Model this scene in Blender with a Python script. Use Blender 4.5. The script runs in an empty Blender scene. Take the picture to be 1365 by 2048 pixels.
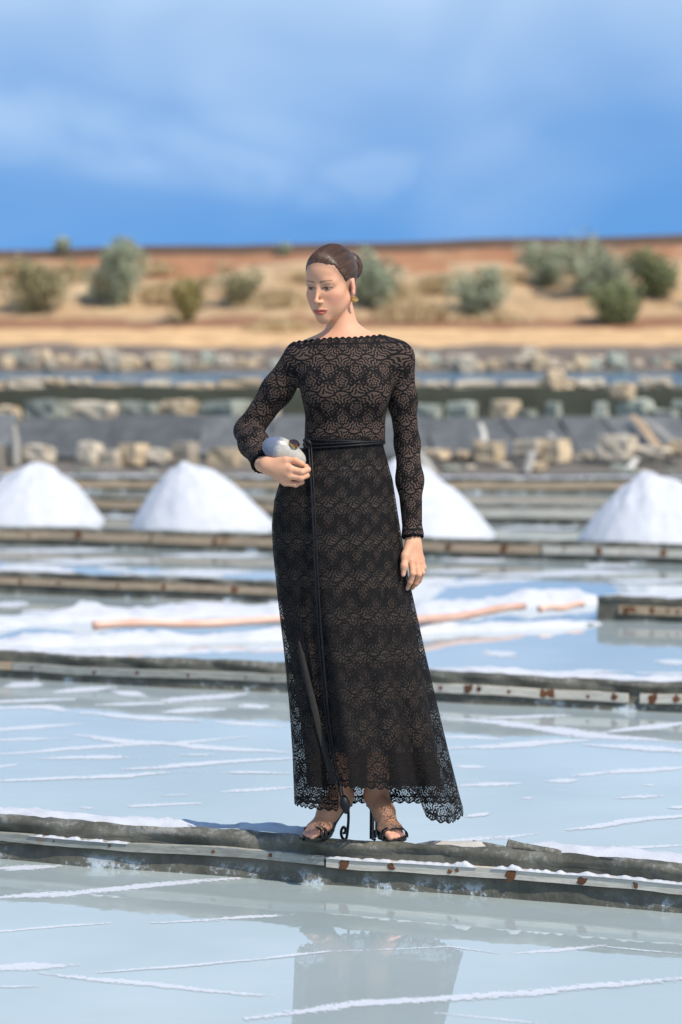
import bpy, bmesh, math, random
import numpy as np
from mathutils import Vector, Matrix, noise as mnoise
R = math.radians
sc = bpy.context.scene
C = sc.collection
rng = random.Random(7)
nrg = np.random.default_rng(7)

# ------------------------------------------------------------------ camera
FPX, CX, CY, HOR, CAMZ = 5250.0, 682.5, 1024.0, 710.0, 1.63      # photo pixels, eye height in metres
PITCH = math.atan((CY - HOR) / FPX)
cam = bpy.data.cameras.new('camera')
camo = bpy.data.objects.new('camera', cam)
C.objects.link(camo)
camo.location = (0, 0, CAMZ)
camo.rotation_euler = (math.pi / 2 - PITCH, 0, 0)
cam.sensor_fit = 'VERTICAL'
cam.sensor_height = 36.0
cam.sensor_width = 24.0
cam.lens = FPX / 2048.0 * 36.0
cam.clip_start = 0.1
cam.clip_end = 5000
cam.dof.use_dof = True
cam.dof.focus_distance = 8.0
cam.dof.aperture_fstop = 2.7
sc.camera = camo

# ------------------------------------------------------------------ light
SUN_EL, SUN_AZ = R(51), R(135)     # azimuth clockwise from +Y (view direction): right, a little towards the camera
sun = bpy.data.lights.new('sun', 'SUN')
sun.energy = 4.8
sun.angle = R(0.53)
sun.color = (1.0, 0.93, 0.82)
suno = bpy.data.objects.new('sun', sun)
C.objects.link(suno)
sd = Vector((math.sin(SUN_AZ) * math.cos(SUN_EL), math.cos(SUN_AZ) * math.cos(SUN_EL), math.sin(SUN_EL)))
suno.rotation_euler = sd.to_track_quat('Z', 'Y').to_euler()
suno.location = sd * 60

sc.view_settings.view_transform = 'Standard'
sc.view_settings.look = 'None'
sc.view_settings.exposure = 0.08
sc.view_settings.gamma = 1.0
sc.view_settings.use_curve_mapping = False
sc.cycles.max_bounces = 10
sc.cycles.transparent_max_bounces = 24
sc.cycles.use_denoising = True

# ------------------------------------------------------------------ node helpers
class X:
    """a socket with arithmetic"""
    def __init__(s, nt, k): s.nt, s.k = nt, k
    def _m(s, op, *a):
        n = s.nt.nodes.new('ShaderNodeMath'); n.operation = op
        for i, v in enumerate((s,) + a):
            if isinstance(v, X): s.nt.links.new(v.k, n.inputs[i])
            else: n.inputs[i].default_value = v
        return X(s.nt, n.outputs[0])
    def __add__(s, o): return s._m('ADD', o)
    def __sub__(s, o): return s._m('SUBTRACT', o)
    def __mul__(s, o): return s._m('MULTIPLY', o)
    def __truediv__(s, o): return s._m('DIVIDE', o)
    def abs(s): return s._m('ABSOLUTE')
    def sin(s): return s._m('SINE')
    def fract(s): return s._m('FRACT')
    def floor(s): return s._m('FLOOR')
    def min(s, o): return s._m('MINIMUM', o)
    def max(s, o): return s._m('MAXIMUM', o)
    def pow(s, o): return s._m('POWER', o)
    def atan2(s, o): return s._m('ARCTAN2', o)
    def less(s, o): return s._m('LESS_THAN', o)
    def sqrt(s): return s._m('SQRT')
    def step(s, a, b, lo=0.0, hi=1.0):
        n = s.nt.nodes.new('ShaderNodeMapRange'); n.interpolation_type = 'SMOOTHSTEP'
        s.nt.links.new(s.k, n.inputs[0])
        for i, v in enumerate((a, b, lo, hi)): n.inputs[i + 1].default_value = v
        return X(s.nt, n.outputs[0])

class Mat:
    def __init__(s, name, rough=0.8, **kw):
        s.m = bpy.data.materials.new(name); s.m.use_nodes = True
        s.nt = s.m.node_tree; s.n = s.nt.nodes; s.l = s.nt.links
        s.b = s.n['Principled BSDF']; s.out = s.n['Material Output']
        s.b.inputs['Roughness'].default_value = rough
        for k, v in kw.items(): s.b.inputs[k.replace('_', ' ')].default_value = v
    def inp(s, name, v):
        if isinstance(v, X): s.l.new(v.k, s.b.inputs[name])
        elif hasattr(v, 'links'): s.l.new(v, s.b.inputs[name])
        else: s.b.inputs[name].default_value = v
    def coord(s, which='Object'):
        n = s.n.new('ShaderNodeTexCoord'); return n.outputs[which]
    def geo(s):
        return s.n.new('ShaderNodeNewGeometry').outputs['Position']
    def mapping(s, vec, scale=(1, 1, 1), rot=(0, 0, 0)):
        n = s.n.new('ShaderNodeMapping'); s.l.new(vec, n.inputs[0])
        n.inputs['Scale'].default_value = scale; n.inputs['Rotation'].default_value = rot
        return n.outputs[0]
    def noise(s, vec=None, scale=5.0, detail=4.0, rough=0.55, dist=0.0):
        n = s.n.new('ShaderNodeTexNoise'); n.inputs['Scale'].default_value = scale
        n.inputs['Detail'].default_value = detail; n.inputs['Roughness'].default_value = rough
        n.inputs['Distortion'].default_value = dist
        if vec is not None: s.l.new(vec, n.inputs['Vector'])
        return X(s.nt, n.outputs['Fac'])
    def mix(s, f, a, b, mode='MIX'):
        n = s.n.new('ShaderNodeMix'); n.data_type = 'RGBA'; n.blend_type = mode
        for i, v in ((0, f), (6, a), (7, b)):
            if isinstance(v, X): s.l.new(v.k, n.inputs[i])
            elif hasattr(v, 'links'): s.l.new(v, n.inputs[i])
            elif i and len(v) == 3: n.inputs[i].default_value = (*v, 1)
            else: n.inputs[i].default_value = v
        return n.outputs[2]
    def attr(s, name):
        n = s.n.new('ShaderNodeAttribute'); n.attribute_name = name; return n
    def sep(s, vec):
        n = s.n.new('ShaderNodeSeparateXYZ'); s.l.new(vec, n.inputs[0])
        return [X(s.nt, o) for o in n.outputs]
    def bump(s, h, strength=0.4, dist=0.01):
        n = s.n.new('ShaderNodeBump'); n.inputs['Strength'].default_value = strength
        n.inputs['Distance'].default_value = dist; s.l.new(h.k, n.inputs['Height'])
        s.l.new(n.outputs[0], s.b.inputs['Normal'])

# ------------------------------------------------------------------ sky: clear blue air with thin high cloud
w = bpy.data.worlds.new('World'); sc.world = w; w.use_nodes = True
nt = w.node_tree
for n in list(nt.nodes): nt.nodes.remove(n)
wo = nt.nodes.new('ShaderNodeOutputWorld'); bg = nt.nodes.new('ShaderNodeBackground')
nt.links.new(bg.outputs[0], wo.inputs[0])
tc = nt.nodes.new('ShaderNodeTexCoord')
sx = nt.nodes.new('ShaderNodeSeparateXYZ'); nt.links.new(tc.outputs['Generated'], sx.inputs[0])
dx, dy, dz = [X(nt, o) for o in sx.outputs]
cb = nt.nodes.new('ShaderNodeCombineXYZ')              # the clear blue reaches down close to the horizon
nt.links.new(dx.k, cb.inputs[0]); nt.links.new(dy.k, cb.inputs[1])
nt.links.new((dz.max(0.0) * 0.70 + 0.42).k, cb.inputs[2])
sky = nt.nodes.new('ShaderNodeTexSky'); sky.sky_type = 'NISHITA'; sky.sun_disc = False
sky.sun_elevation = SUN_EL; sky.sun_rotation = SUN_AZ
sky.air_density = 1.0; sky.dust_density = 0.2; sky.ozone_density = 1.0
nt.links.new(cb.outputs[0], sky.inputs[0])
# thin cloud: a veil thinned overhead to cut the fill light, a torn streak low down, a puff at its end
az = dx / dy.abs().max(0.05); el = dz / dy.abs().max(0.05)
cv = nt.nodes.new('ShaderNodeCombineXYZ'); nt.links.new((az * 9.0).k, cv.inputs[0]); nt.links.new((el * 15.0).k, cv.inputs[1]); nt.links.new(dy.k, cv.inputs[2])
def wnoise(scale, detail, rough):
    n = nt.nodes.new('ShaderNodeTexNoise'); nt.links.new(cv.outputs[0], n.inputs['Vector']); n.inputs['Scale'].default_value = scale
    n.inputs['Detail'].default_value = detail; n.inputs['Roughness'].default_value = rough; n.inputs['Distortion'].default_value = 0.35
    return X(nt, n.outputs['Fac'])
n1, n2 = wnoise(1.3, 2.0, 0.4), wnoise(2.6, 3.0, 0.45)
band = ((el + az * 0.16 - 0.0665 + (n1 - 0.5) * 0.030).abs()).step(0.020, 0.002) * (az.step(0.05, -0.05)) * n2.step(0.15, 0.70)
puff = (((az - 0.012) * (az - 0.012) * 1.6 + (el - 0.0665) * (el - 0.0665) * 4.0).sqrt() + (n2 - 0.5) * 0.07).step(0.034, 0.002)
far = n1.step(0.42, 0.78) * el.step(0.004, 0.05)
low = (el + (az - 0.13) * -0.35 - 0.010 + (n1 - 0.5) * 0.02).step(0.006, -0.012) * az.step(0.07, 0.14)
fac = (band * 0.30).max(puff * 0.20).max(far * 0.12).max(low * 0.25) + (el + (n1 - 0.5) * 0.07).step(0.035, 0.19) * dz.step(0.25, 0.75, 0.78, 0.10)
hsv = nt.nodes.new('ShaderNodeHueSaturation'); nt.links.new(sky.outputs[0], hsv.inputs['Color']); hsv.inputs['Saturation'].default_value = 1.28; hsv.inputs['Value'].default_value = 1.62; hsv.inputs['Hue'].default_value = 0.499
mx = nt.nodes.new('ShaderNodeMix'); mx.data_type = 'RGBA'
nt.links.new(fac.min(0.85).k, mx.inputs[0]); nt.links.new(hsv.outputs[0], mx.inputs[6]); mx.inputs[7].default_value = (4.6, 5.95, 7.5, 1)
nt.links.new(mx.outputs[2], bg.inputs[0])
bg.inputs[1].default_value = 0.135

# ------------------------------------------------------------------ pixels to places
FWD = Vector((0, math.cos(PITCH), -math.sin(PITCH))); UPV = Vector((0, math.sin(PITCH), math.cos(PITCH)))
def ray(px, py):
    return FWD + Vector((1, 0, 0)) * ((px - CX) / FPX) + UPV * ((CY - py) / FPX)
def at(px, py, Y):                # point seen at a pixel, at distance Y
    r = ray(px, py); return Vector((0, 0, CAMZ)) + r * (Y / r.y)
def on_z(px, py, z=0.0):          # point seen at a pixel, on the level z
    r = ray(px, py); return Vector((0, 0, CAMZ)) + r * ((z - CAMZ) / r.z)
WD = 8.06
def W(px, py, dy=0.0): return at(px, py, WD + dy)

# ------------------------------------------------------------------ object helpers
def link(name, me, mat=None, parent=None, smooth=False):
    if mat is not None and not me.materials: me.materials.append(mat)
    o = bpy.data.objects.new(name, me); C.objects.link(o)
    if parent is not None: o.parent = parent
    if smooth:
        me.polygons.foreach_set('use_smooth', np.ones(len(me.polygons), dtype=bool))
    return o
def tag(o, label=None, cat=None, group=None, kind=None):
    if label: o['label'] = label
    if cat: o['category'] = cat
    if group: o['group'] = group
    if kind: o['kind'] = kind
    return o
def empty(name, loc=(0, 0, 0)):
    o = bpy.data.objects.new(name, None); C.objects.link(o); o.location = loc; o.empty_display_size = 0.1; return o
def mesh(name, v, f):
    me = bpy.data.meshes.new(name)
    me.from_pydata([tuple(map(float, p)) for p in v], [], [tuple(map(int, q)) for q in f]); me.update(); return me
def npmesh(name, v, f):
    """vertices (n,3), quads (m,4) as arrays"""
    me = bpy.data.meshes.new(name)
    me.vertices.add(len(v)); me.vertices.foreach_set('co', np.asarray(v, np.float32).ravel())
    me.loops.add(f.size); me.loops.foreach_set('vertex_index', f.astype(np.int32).ravel())
    k = f.shape[1]
    me.polygons.add(len(f)); me.polygons.foreach_set('loop_start', np.arange(0, f.size, k, dtype=np.int32))
    me.polygons.foreach_set('loop_total', np.full(len(f), k, np.int32))
    me.update(calc_edges=True); me.validate(); return me
def grid_faces(nr, nc, wrap=False):
    i, j = np.meshgrid(np.arange(nr - 1), np.arange(nc if wrap else nc - 1), indexing='ij')
    j2 = (j + 1) % nc
    return np.stack([i * nc + j, i * nc + j2, (i + 1) * nc + j2, (i + 1) * nc + j], -1).reshape(-1, 4)
def local(o, parent):             # keep world place of a mesh built in world coordinates
    o.parent = parent; o.matrix_parent_inverse = Matrix.Translation(parent.location).inverted(); return o
def tube(pts, rad, seg=8, flat=1.0, up=(0, 0, 1), caps=True):
    """swept tube along points; rad number or list; returns v, f"""
    pts = [Vector(p) for p in pts]; n = len(pts)
    rad = rad if hasattr(rad, '__len__') else [rad] * n
    v, f = [], []
    up = Vector(up)
    for i, p in enumerate(pts):
        t = (pts[min(i + 1, n - 1)] - pts[max(i - 1, 0)]).normalized()
        s = t.cross(up)
        if s.length < 1e-4: s = t.cross(Vector((1, 0, 0)))
        s.normalize(); u = s.cross(t)
        for k in range(seg):
            a = 2 * math.pi * k / seg
            v.append(p + s * (math.cos(a) * rad[i]) + u * (math.sin(a) * rad[i] * flat))
    for i in range(n - 1):
        for k in range(seg):
            k2 = (k + 1) % seg
            f.append((i * seg + k, i * seg + k2, (i + 1) * seg + k2, (i + 1) * seg + k))
    if caps:
        f.append(tuple(range(seg - 1, -1, -1))); f.append(tuple((n - 1) * seg + k for k in range(seg)))
    return v, f
def spline(pts, n=8):
    """Catmull-Rom through points"""
    P = [Vector(p) for p in pts]; P = [P[0] * 2 - P[1]] + P + [P[-1] * 2 - P[-2]]
    out = []
    for i in range(1, len(P) - 2):
        for k in range(n):
            t = k / n
            out.append(0.5 * (2 * P[i] + (P[i + 1] - P[i - 1]) * t + (2 * P[i - 1] - 5 * P[i] + 4 * P[i + 1] - P[i + 2]) * t * t
                              + (3 * P[i] - P[i - 1] - 3 * P[i + 1] + P[i + 2]) * t ** 3))
    out.append(P[-2]); return out
def nz3(x, y, z=0.0): return mnoise.noise(Vector((x, y, z)))
def fb(x, y, z=0.0, o=4):
    s, a = 0.0, 1.0
    for i in range(o):
        s += a * mnoise.noise(Vector((x, y, z + 7.3 * i))); x *= 2; y *= 2; z *= 2; a *= 0.5
    return s

# ================================================================== MATERIALS OF THE PLACE
def m_water():
    m = Mat('brine_water', 0.03, IOR=1.65)
    p = m.geo()
    n1 = m.noise(p, 0.55, 4); n2 = m.noise(m.mapping(p, (2.0, 7.0, 1), (0, 0, R(-21))), 2.2, 5, 0.6)
    c = m.mix(n1.step(0.35, 0.7), (0.320, 0.370, 0.358), (0.400, 0.452, 0.450))
    c = m.mix(n2.step(0.62, 0.82) * 0.4, c, (0.50, 0.54, 0.55))
    m.inp('Base Color', c)
    m.inp('Roughness', n2.step(0.45, 0.8, 0.012, 0.06))
    h = m.noise(m.mapping(p, (1, 1.6, 1)), 9.0, 2)
    m.bump(h, 0.035, 0.006)
    return m.m
def m_salt(name='salt', tint=(0.54, 0.545, 0.57)):
    m = Mat(name, 0.75)
    p = m.geo()
    n = m.noise(p, 9, 5, 0.6); g = m.noise(p, 160, 3, 0.7)
    c = m.mix(n.step(0.35, 0.75), tint, tuple(x * 0.88 for x in tint))
    m.inp('Base Color', c)
    m.b.inputs['Subsurface Weight'].default_value = 0.0
    m.bump(g * 0.4 + n, 0.55, 0.012)
    return m.m
def m_liner():
    m = Mat('weathered_dark_liner', 0.62)
    p = m.geo()
    x, y, z = m.sep(p)
    n = m.noise(p, 6, 6, 0.65); f = m.noise(p, 55, 5, 0.7); st = m.noise(m.mapping(p, (3, 3, 40)), 3, 4)
    c = m.mix(n.step(0.3, 0.7), (0.050, 0.048, 0.034), (0.150, 0.140, 0.105))
    c = m.mix(f.step(0.62, 0.80) * 0.30, c, (0.22, 0.22, 0.19))
    c = m.mix(st.step(0.62, 0.8) * 0.5, c, (0.10, 0.10, 0.035))
    # dried brine just above the waterline
    up = z.step(0.0, 0.055, 1.0, 0.0)
    crust = (n + f * 0.5).step(0.80, 0.92) * up
    c = m.mix(crust, c, (0.50, 0.56, 0.60))
    dust = (n * 0.6 + f * 0.5).step(0.54, 0.66) * z.step(0.10, 0.13)
    c = m.mix(dust * 0.28, c, (0.45, 0.45, 0.44))
    m.inp('Base Color', c); m.bump(n + f * 0.5, 0.55, 0.012)
    return m.m
def m_batten(name, a, b):
    m = Mat(name, 0.6)
    p = m.geo(); n = m.noise(m.mapping(p, (4, 4, 25)), 3, 6, 0.65); f = m.noise(p, 40, 4, 0.7); r = m.noise(p, 5.5, 5, 0.6)
    c = m.mix(n.step(0.3, 0.72), a, b)
    c = m.mix(f.step(0.6, 0.76) * 0.55, c, (0.10, 0.10, 0.075))
    c = m.mix(r.step(0.63, 0.74) * 0.75, c, (0.25, 0.13, 0.06))
    m.inp('Base Color', c); m.bump(n + f * 0.6, 0.4, 0.006)
    return m.m
def m_simple(name, a, b, scale=8, rough=0.85, bump=0.5, dist=0.02, stretch=(1, 1, 1), obj=True):
    m = Mat(name, rough)
    p = m.mapping(m.coord('Object') if obj else m.geo(), stretch)
    if obj:
        oi = m.n.new('ShaderNodeObjectInfo')
        va = m.n.new('ShaderNodeVectorMath'); va.operation = 'ADD'; cm = m.n.new('ShaderNodeCombineXYZ')
        q = X(m.nt, oi.outputs['Random']) * 30
        m.l.new(q.k, cm.inputs[0]); m.l.new(q.k, cm.inputs[1]); m.l.new(p, va.inputs[0]); m.l.new(cm.outputs[0], va.inputs[1]); p = va.outputs[0]
    n = m.noise(p, scale, 5, 0.62)
    c = m.mix(n.step(0.3, 0.72), a, b)
    if obj:
        hs = m.n.new('ShaderNodeHueSaturation'); m.l.new(c, hs.inputs['Color'])
        m.l.new((X(m.nt, oi.outputs['Random']) * 0.6 + 0.7).k, hs.inputs['Value']); c = hs.outputs[0]
    m.inp('Base Color', c); m.bump(n, bump, dist)
    return m.m
WATER, SALT, LINER = m_water(), m_salt(), m_liner()
SALT_DIRTY = m_salt('dusty_salt', (0.52, 0.48, 0.42))
BATTEN_PALE = m_batten('pale_batten', (0.44, 0.40, 0.33), (0.60, 0.56, 0.47))
BATTEN_GREY = m_batten('grey_batten', (0.22, 0.22, 0.185), (0.36, 0.355, 0.31))
BATTEN_TAN = m_batten('tan_batten', (0.30, 0.21, 0.13), (0.45, 0.35, 0.24))
RUST = m_simple('rust', (0.075, 0.026, 0.010), (0.19, 0.075, 0.030), 60, 0.9, 0.5, 0.003)
STONE = m_simple('pale_stone', (0.36, 0.30, 0.22), (0.56, 0.48, 0.37), 5)
STONE_TAN = m_simple('tan_stone', (0.42, 0.31, 0.19), (0.58, 0.46, 0.31), 5)
STONE_GREEN = m_simple('grey_green_stone', (0.22, 0.24, 0.19), (0.40, 0.41, 0.34), 5)
SLATE = m_simple('grey_slab', (0.070, 0.073, 0.070), (0.135, 0.135, 0.128), 4, 0.8, 0.5, 0.02)
BAMBOO = m_simple('pinkish_wood', (0.50, 0.29, 0.21), (0.64, 0.43, 0.34), 5, 0.7, 0.4, 0.005, (1, 1, 6))
DRYWOOD = m_simple('dry_wood', (0.38, 0.24, 0.13), (0.52, 0.37, 0.23), 6, 0.8, 0.4, 0.005)
GREYWOOD = m_simple('grey_wood', (0.36, 0.33, 0.28), (0.50, 0.47, 0.42), 6, 0.8, 0.4, 0.005)

# ================================================================== TERRAIN
PROF = [(30, -0.35), (33.0, -0.30), (33.6, 0.06), (34.4, 0.13), (35.5, 0.20), (37.5, 0.68), (38.3, 0.70), (38.48, 1.05), (38.75, 1.17), (39.6, 1.19), (40.2, 0.95),
        (73.5, 0.95), (74.8, 1.24), (77, 1.50), (80, 1.98), (84, 2.42), (86, 2.75), (90, 3.95), (95.2, 5.28), (96.0, 5.72), (99, 5.80), (125, 5.2), (200, 4.0)]
PD, PZ = [a for a, _ in PROF], [b for _, b in PROF]
def height(x, D):
    z = float(np.interp(D, PD, PZ))
    if D > 84: z += 0.022 * x * min(1, (D - 84) / 10) + 0.30 * fb(x * 0.22, D * 0.22, 3.0) * min(1, (D - 84) / 3) * (1 if D < 95 else 0.25)
    elif D > 75: z += 0.10 * fb(x * 0.4, D * 0.4, 5.0)
    elif D < 39.5 and D > 33.4: z += 0.05 * fb(x * 0.9, D * 0.9, 1.0)
    return z
def terrain_hit(px, py, d0, d1):
    D = d0
    while D < d1:
        p = at(px, py, D)
        if p.z <= height(p.x, D): return p
        D += 0.05
    return at(px, py, d1)
m = Mat('dry_bank_soil', 0.95)
a = m.attr('band'); p = m.geo()
n = m.noise(p, 1.3, 6, 0.65); n2 = m.noise(p, 0.35, 4)
c = m.mix(n.step(0.3, 0.75) * 0.65, a.outputs['Color'], m.mix(1.0, a.outputs['Color'], (0.55, 0.48, 0.42), 'MULTIPLY'))
c = m.mix(n2.step(0.52, 0.68) * X(m.nt, a.outputs['Alpha']), c, (0.52, 0.38, 0.21))
m.inp('Base Color', c); m.bump(n, 0.8, 0.15)
SOIL = m.m
ds = np.concatenate([np.arange(30, 41, 0.14), np.arange(41, 73, 4), np.arange(73, 101, 0.35), np.arange(101, 201, 9)])
xs = np.concatenate([np.arange(-90, -16, 6), np.arange(-16, 16.01, 0.35), np.arange(20, 91, 6)])
v = [(x, d, height(x, d)) for d in ds for x in xs]
me = npmesh('terrain', np.array(v), grid_faces(len(ds), len(xs)))
def band(x, d):
    w_ = 0.5 * fb(x * 0.5, d * 0.5, 9.0)
    if d < 33.9: return (0.10, 0.10, 0.085, 0)
    if d < 35.4: return (0.16, 0.14, 0.115, 0)
    if d < 38.2: return (0.15, 0.145, 0.13, 0)
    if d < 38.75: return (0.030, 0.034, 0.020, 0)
    if d < 74.5: return (0.15, 0.14, 0.11, 0)
    if d < 79.6 + w_: return (0.17, 0.13, 0.10, 0)
    if d < 84.3 + w_: return (0.66, 0.42, 0.205, 0)
    if d < 86.2 + w_: return (0.30, 0.15, 0.075, 0.25)
    if d < 92.5 + 3 * w_: return (0.48, 0.32, 0.175, 0.9)
    if d < 95.2 + 0.4 * w_: return (0.38, 0.175, 0.08, 0.4)
    return (0.10, 0.060, 0.035, 0)
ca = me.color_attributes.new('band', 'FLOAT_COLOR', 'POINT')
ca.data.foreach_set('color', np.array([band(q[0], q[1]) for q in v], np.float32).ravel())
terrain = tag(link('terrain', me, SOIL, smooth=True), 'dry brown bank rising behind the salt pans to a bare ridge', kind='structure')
m = Mat('dry_ground', 0.95)
m.inp('Base Color', m.mix(m.noise(m.geo(), 0.1, 5), (0.20, 0.17, 0.13), (0.30, 0.25, 0.18)))
tag(link('ground', mesh('ground', [(-3000, -1500, -0.45), (3000, -1500, -0.45), (3000, 4000, -0.45), (-3000, 4000, -0.45)], [(0, 1, 2, 3)]), m.m),
    'flat dry land under and around the salt pans', kind='structure')
water = tag(link('water', mesh('water', [(-70, -12, 0), (70, -12, 0), (70, 34.2, 0), (-70, 34.2, 0)], [(0, 1, 2, 3)]), WATER), 'shallow milky brine of the salt pans', kind='structure')
m = Mat('pond_water', 0.06, IOR=1.33); m.inp('Base Color', (0.05, 0.16, 0.26, 1)); m.bump(m.noise(m.mapping(m.geo(), (1, 3, 1)), 3, 3), 1.0, 0.25)
tag(link('pond', mesh('pond', [(-90, 39.7, 1.13), (90, 39.7, 1.13), (90, 74.6, 1.13), (-90, 74.6, 1.13)], [(0, 1, 2, 3)]), m.m), 'deep blue water of the upper pond behind the stone edge', kind='structure')

# ------------------------------------------------------------------ stones, slabs and sticks on the bank
def stone_mesh(i, blocky):
    r = random.Random(100 + i); bm = bmesh.new(); bmesh.ops.create_cube(bm, size=1)
    bmesh.ops.subdivide_edges(bm, edges=bm.edges[:], cuts=2, use_grid_fill=True)
    for q in bm.verts:
        c_ = q.co.copy()
        if not blocky: q.co = c_.lerp(c_.normalized() * 0.55, 0.45)
        else: q.co = c_.lerp(c_.normalized() * 0.6, 0.05)
        q.co += Vector([r.uniform(-1, 1) for _ in range(3)]) * (0.05 if blocky else 0.08)
        q.co.x += q.co.z * r.uniform(-0.02, 0.02); q.co.z += 0.5
    me = bpy.data.meshes.new('stone'); bm.to_mesh(me); bm.free(); me.materials.append(STONE)
    return me
BL = [stone_mesh(i, True) for i in range(5)]; RO = [stone_mesh(10 + i, False) for i in range(6)]
def stone(px, wpx, hpx, pyb, D, blocky=True, mat=STONE, rz=None, depth=None):
    q = at(px, pyb, D); s = D / FPX
    o = bpy.data.objects.new('stone', rng.choice(BL if blocky else RO)); C.objects.link(o); o.parent = terrain
    o.location = (q.x, D, q.z - 0.02)
    o.scale = (wpx * s, (depth or wpx * s * rng.uniform(0.7, 1.0)), hpx * s)
    o.rotation_euler = (rng.uniform(-.06, .06), rng.uniform(-.06, .06), rz if rz is not None else rng.uniform(-.5, .5))
    o.material_slots[0].link = 'OBJECT'; o.material_slots[0].material = mat
    return o
for a_ in [(8, 46, 50, 937), (78, 66, 44, 932), (178, 46, 48, 930), (217, 58, 34, 932), (268, 46, 42, 927), (318, 48, 26, 922), (372, 40, 44, 926), (452, 58, 40, 932),
           (500, 40, 26, 934), (868, 56, 18, 914), (925, 26, 14, 912), (978, 48, 40, 920), (1060, 46, 30, 906), (1110, 52, 44, 920), (1170, 34, 16, 916), (1236, 66, 46, 914),
           (1303, 80, 18, 908), (1357, 40, 26, 905)]:
    stone(a_[0], a_[1], a_[2], a_[3], 35.0, rng.random() < .6, STONE if rng.random() < .65 else STONE_TAN, rz=rng.uniform(-.75, -.3))
for a_ in [(18, 50, 38, 848), (100, 80, 44, 842), (192, 84, 40, 842), (280, 66, 40, 841), (358, 68, 42, 838), (455, 76, 42, 841), (530, 50, 30, 838), (850, 62, 32, 838), (925, 48, 36, 838),
           (1012, 44, 34, 832), (1050, 40, 16, 832), (1108, 24, 34, 836), (1204, 26, 34, 836), (1272, 68, 36, 832), (1246, 44, 34, 798), (1330, 56, 18, 834), (1362, 34, 24, 822)]:
    stone(a_[0], a_[1], a_[2], a_[3], 37.9, rng.random() < .65, rng.choice([STONE, STONE_GREEN, STONE_GREEN, STONE_TAN]), rz=rng.uniform(-.8, -.35))
x_ = -700
while x_ < 2060:                                   # the stone kerb of the upper pond
    w_ = rng.uniform(34, 84)
    if rng.random() < 0.85: stone(x_ + w_ / 2, w_, rng.uniform(12, 22), 775 + rng.uniform(-3, 3), 38.9, rng.random() < .5, rng.choice([STONE, STONE_TAN, STONE_TAN]), rz=rng.uniform(-.2, .2), depth=0.35)
    x_ += w_ * rng.uniform(0.95, 1.2)
for (px, w_, h_, yb, mt) in [(1112, 40, 44, 782, STONE_TAN), (1290, 22, 34, 785, STONE), (1245, 30, 20, 785, STONE)]:
    stone(px, w_, h_, yb, 38.8, False, mt)
for k in range(-22, 88):                                # rubble along the far shore
    px = -90 + k * 24.5 + rng.uniform(-11, 11)
    big = px > 880
    w_ = rng.uniform(16, 40); h_ = w_ * rng.uniform(0.5, 0.95)
    D = rng.uniform(74.4, 76.4)
    q = at(px, 700, D); z = height(q.x, D)
    pyb = HOR + (CAMZ - z) * FPX / D + rng.uniform(-2, 2)
    stone(px, w_, h_, pyb, D, False, rng.choice([STONE, STONE, STONE_GREEN, STONE_TAN]))
for sgn in (-1, 1):                                # the rows go on past both sides
    for k in range(9):
        px = 682 + sgn * (760 + 75 * k + rng.uniform(-20, 20)); w_ = rng.uniform(40, 75)
        stone(px, w_, w_ * rng.uniform(.5, .8), 930, 35.0, rng.random() < .5, rng.choice([STONE, STONE_TAN]), rz=rng.uniform(-.75, -.3))
        stone(px + 30, w_, w_ * rng.uniform(.4, .7), 840, 37.9, rng.random() < .5, rng.choice([STONE, STONE_GREEN]), rz=rng.uniform(-.75, -.3))
for k in range(22):                                # smaller rubble at the foot of the bank
    px = rng.uniform(-60, 1420); w_ = rng.uniform(16, 40); D = rng.uniform(33.9, 34.6)
    q = at(px, 900, D); z = height(q.x, D)
    stone(px, w_, w_ * rng.uniform(.35, .6), HOR + (CAMZ - z) * FPX / D, D, False, rng.choice([STONE_GREEN, STONE, STONE_TAN]))
x_ = -12.6
while x_ < 12.8:                                    # grey slabs laid against the slope
    w_ = rng.uniform(0.55, 1.35)
    bm = bmesh.new(); bmesh.ops.create_cube(bm, size=1); bmesh.ops.bevel(bm, geom=bm.edges[:], offset=0.012, segments=1)
    me = bpy.data.meshes.new('slab'); bm.to_mesh(me); bm.free()
    o = link('slab', me, SLATE, terrain)
    o.scale = (w_ * 0.985, 2.0 + rng.uniform(-.1, .15), 0.05)
    o.location = (x_ + w_ / 2, 36.5, 0.475 + rng.uniform(0, 0.03))
    o.rotation_euler = (math.atan2(0.48, 2.0) + rng.uniform(-.02, .03), rng.uniform(-.02, .02), rng.uniform(-.05, .05) + (0.12 if x_ > 1 else 0))
    x_ += w_
def stick(name, a_, b_, Da, Db, r0, r1, mat, label, sq=False):
    A, B = at(*a_, Da), at(*b_, Db)
    root = empty(name, B if B.z < A.z else A)
    mid = [A.lerp(B, t) + Vector((0.012 * math.sin(5 * t), 0, 0.008 * math.sin(7 * t))) for t in np.linspace(0, 1, 7)]
    v, f = tube(mid, [r0 + (r1 - r0) * t for t in np.linspace(0, 1, 7)], 4 if sq else 7, 0.5 if sq else 1)
    me = mesh(name, v, f); o = bpy.data.objects[root.name]
    bpy.data.objects.remove(root)
    o = link(name, me, mat); return tag(o, label, 'post' if 'post' in name else 'plank')
stick('wooden_post', (26, 852), (36, 934), 34.8, 34.7, 0.05, 0.055, GREYWOOD, 'weathered wooden post standing between two stone blocks below the grey slabs')
stick('wooden_post', (960, 850), (973, 895), 35.6, 35.3, 0.042, 0.05, GREYWOOD, 'short pale stake sticking up behind a square stone block')
stick('wooden_post', (1098, 868), (1116, 900), 35.6, 35.3, 0.03, 0.05, GREYWOOD, 'stubby pale stake tilted over a broad stone block')
stick('wooden_plank', (1266, 832), (1322, 896), 36.9, 35.4, 0.05, 0.06, DRYWOOD, 'orange brown plank leaning on the slab slope', True)
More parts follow.
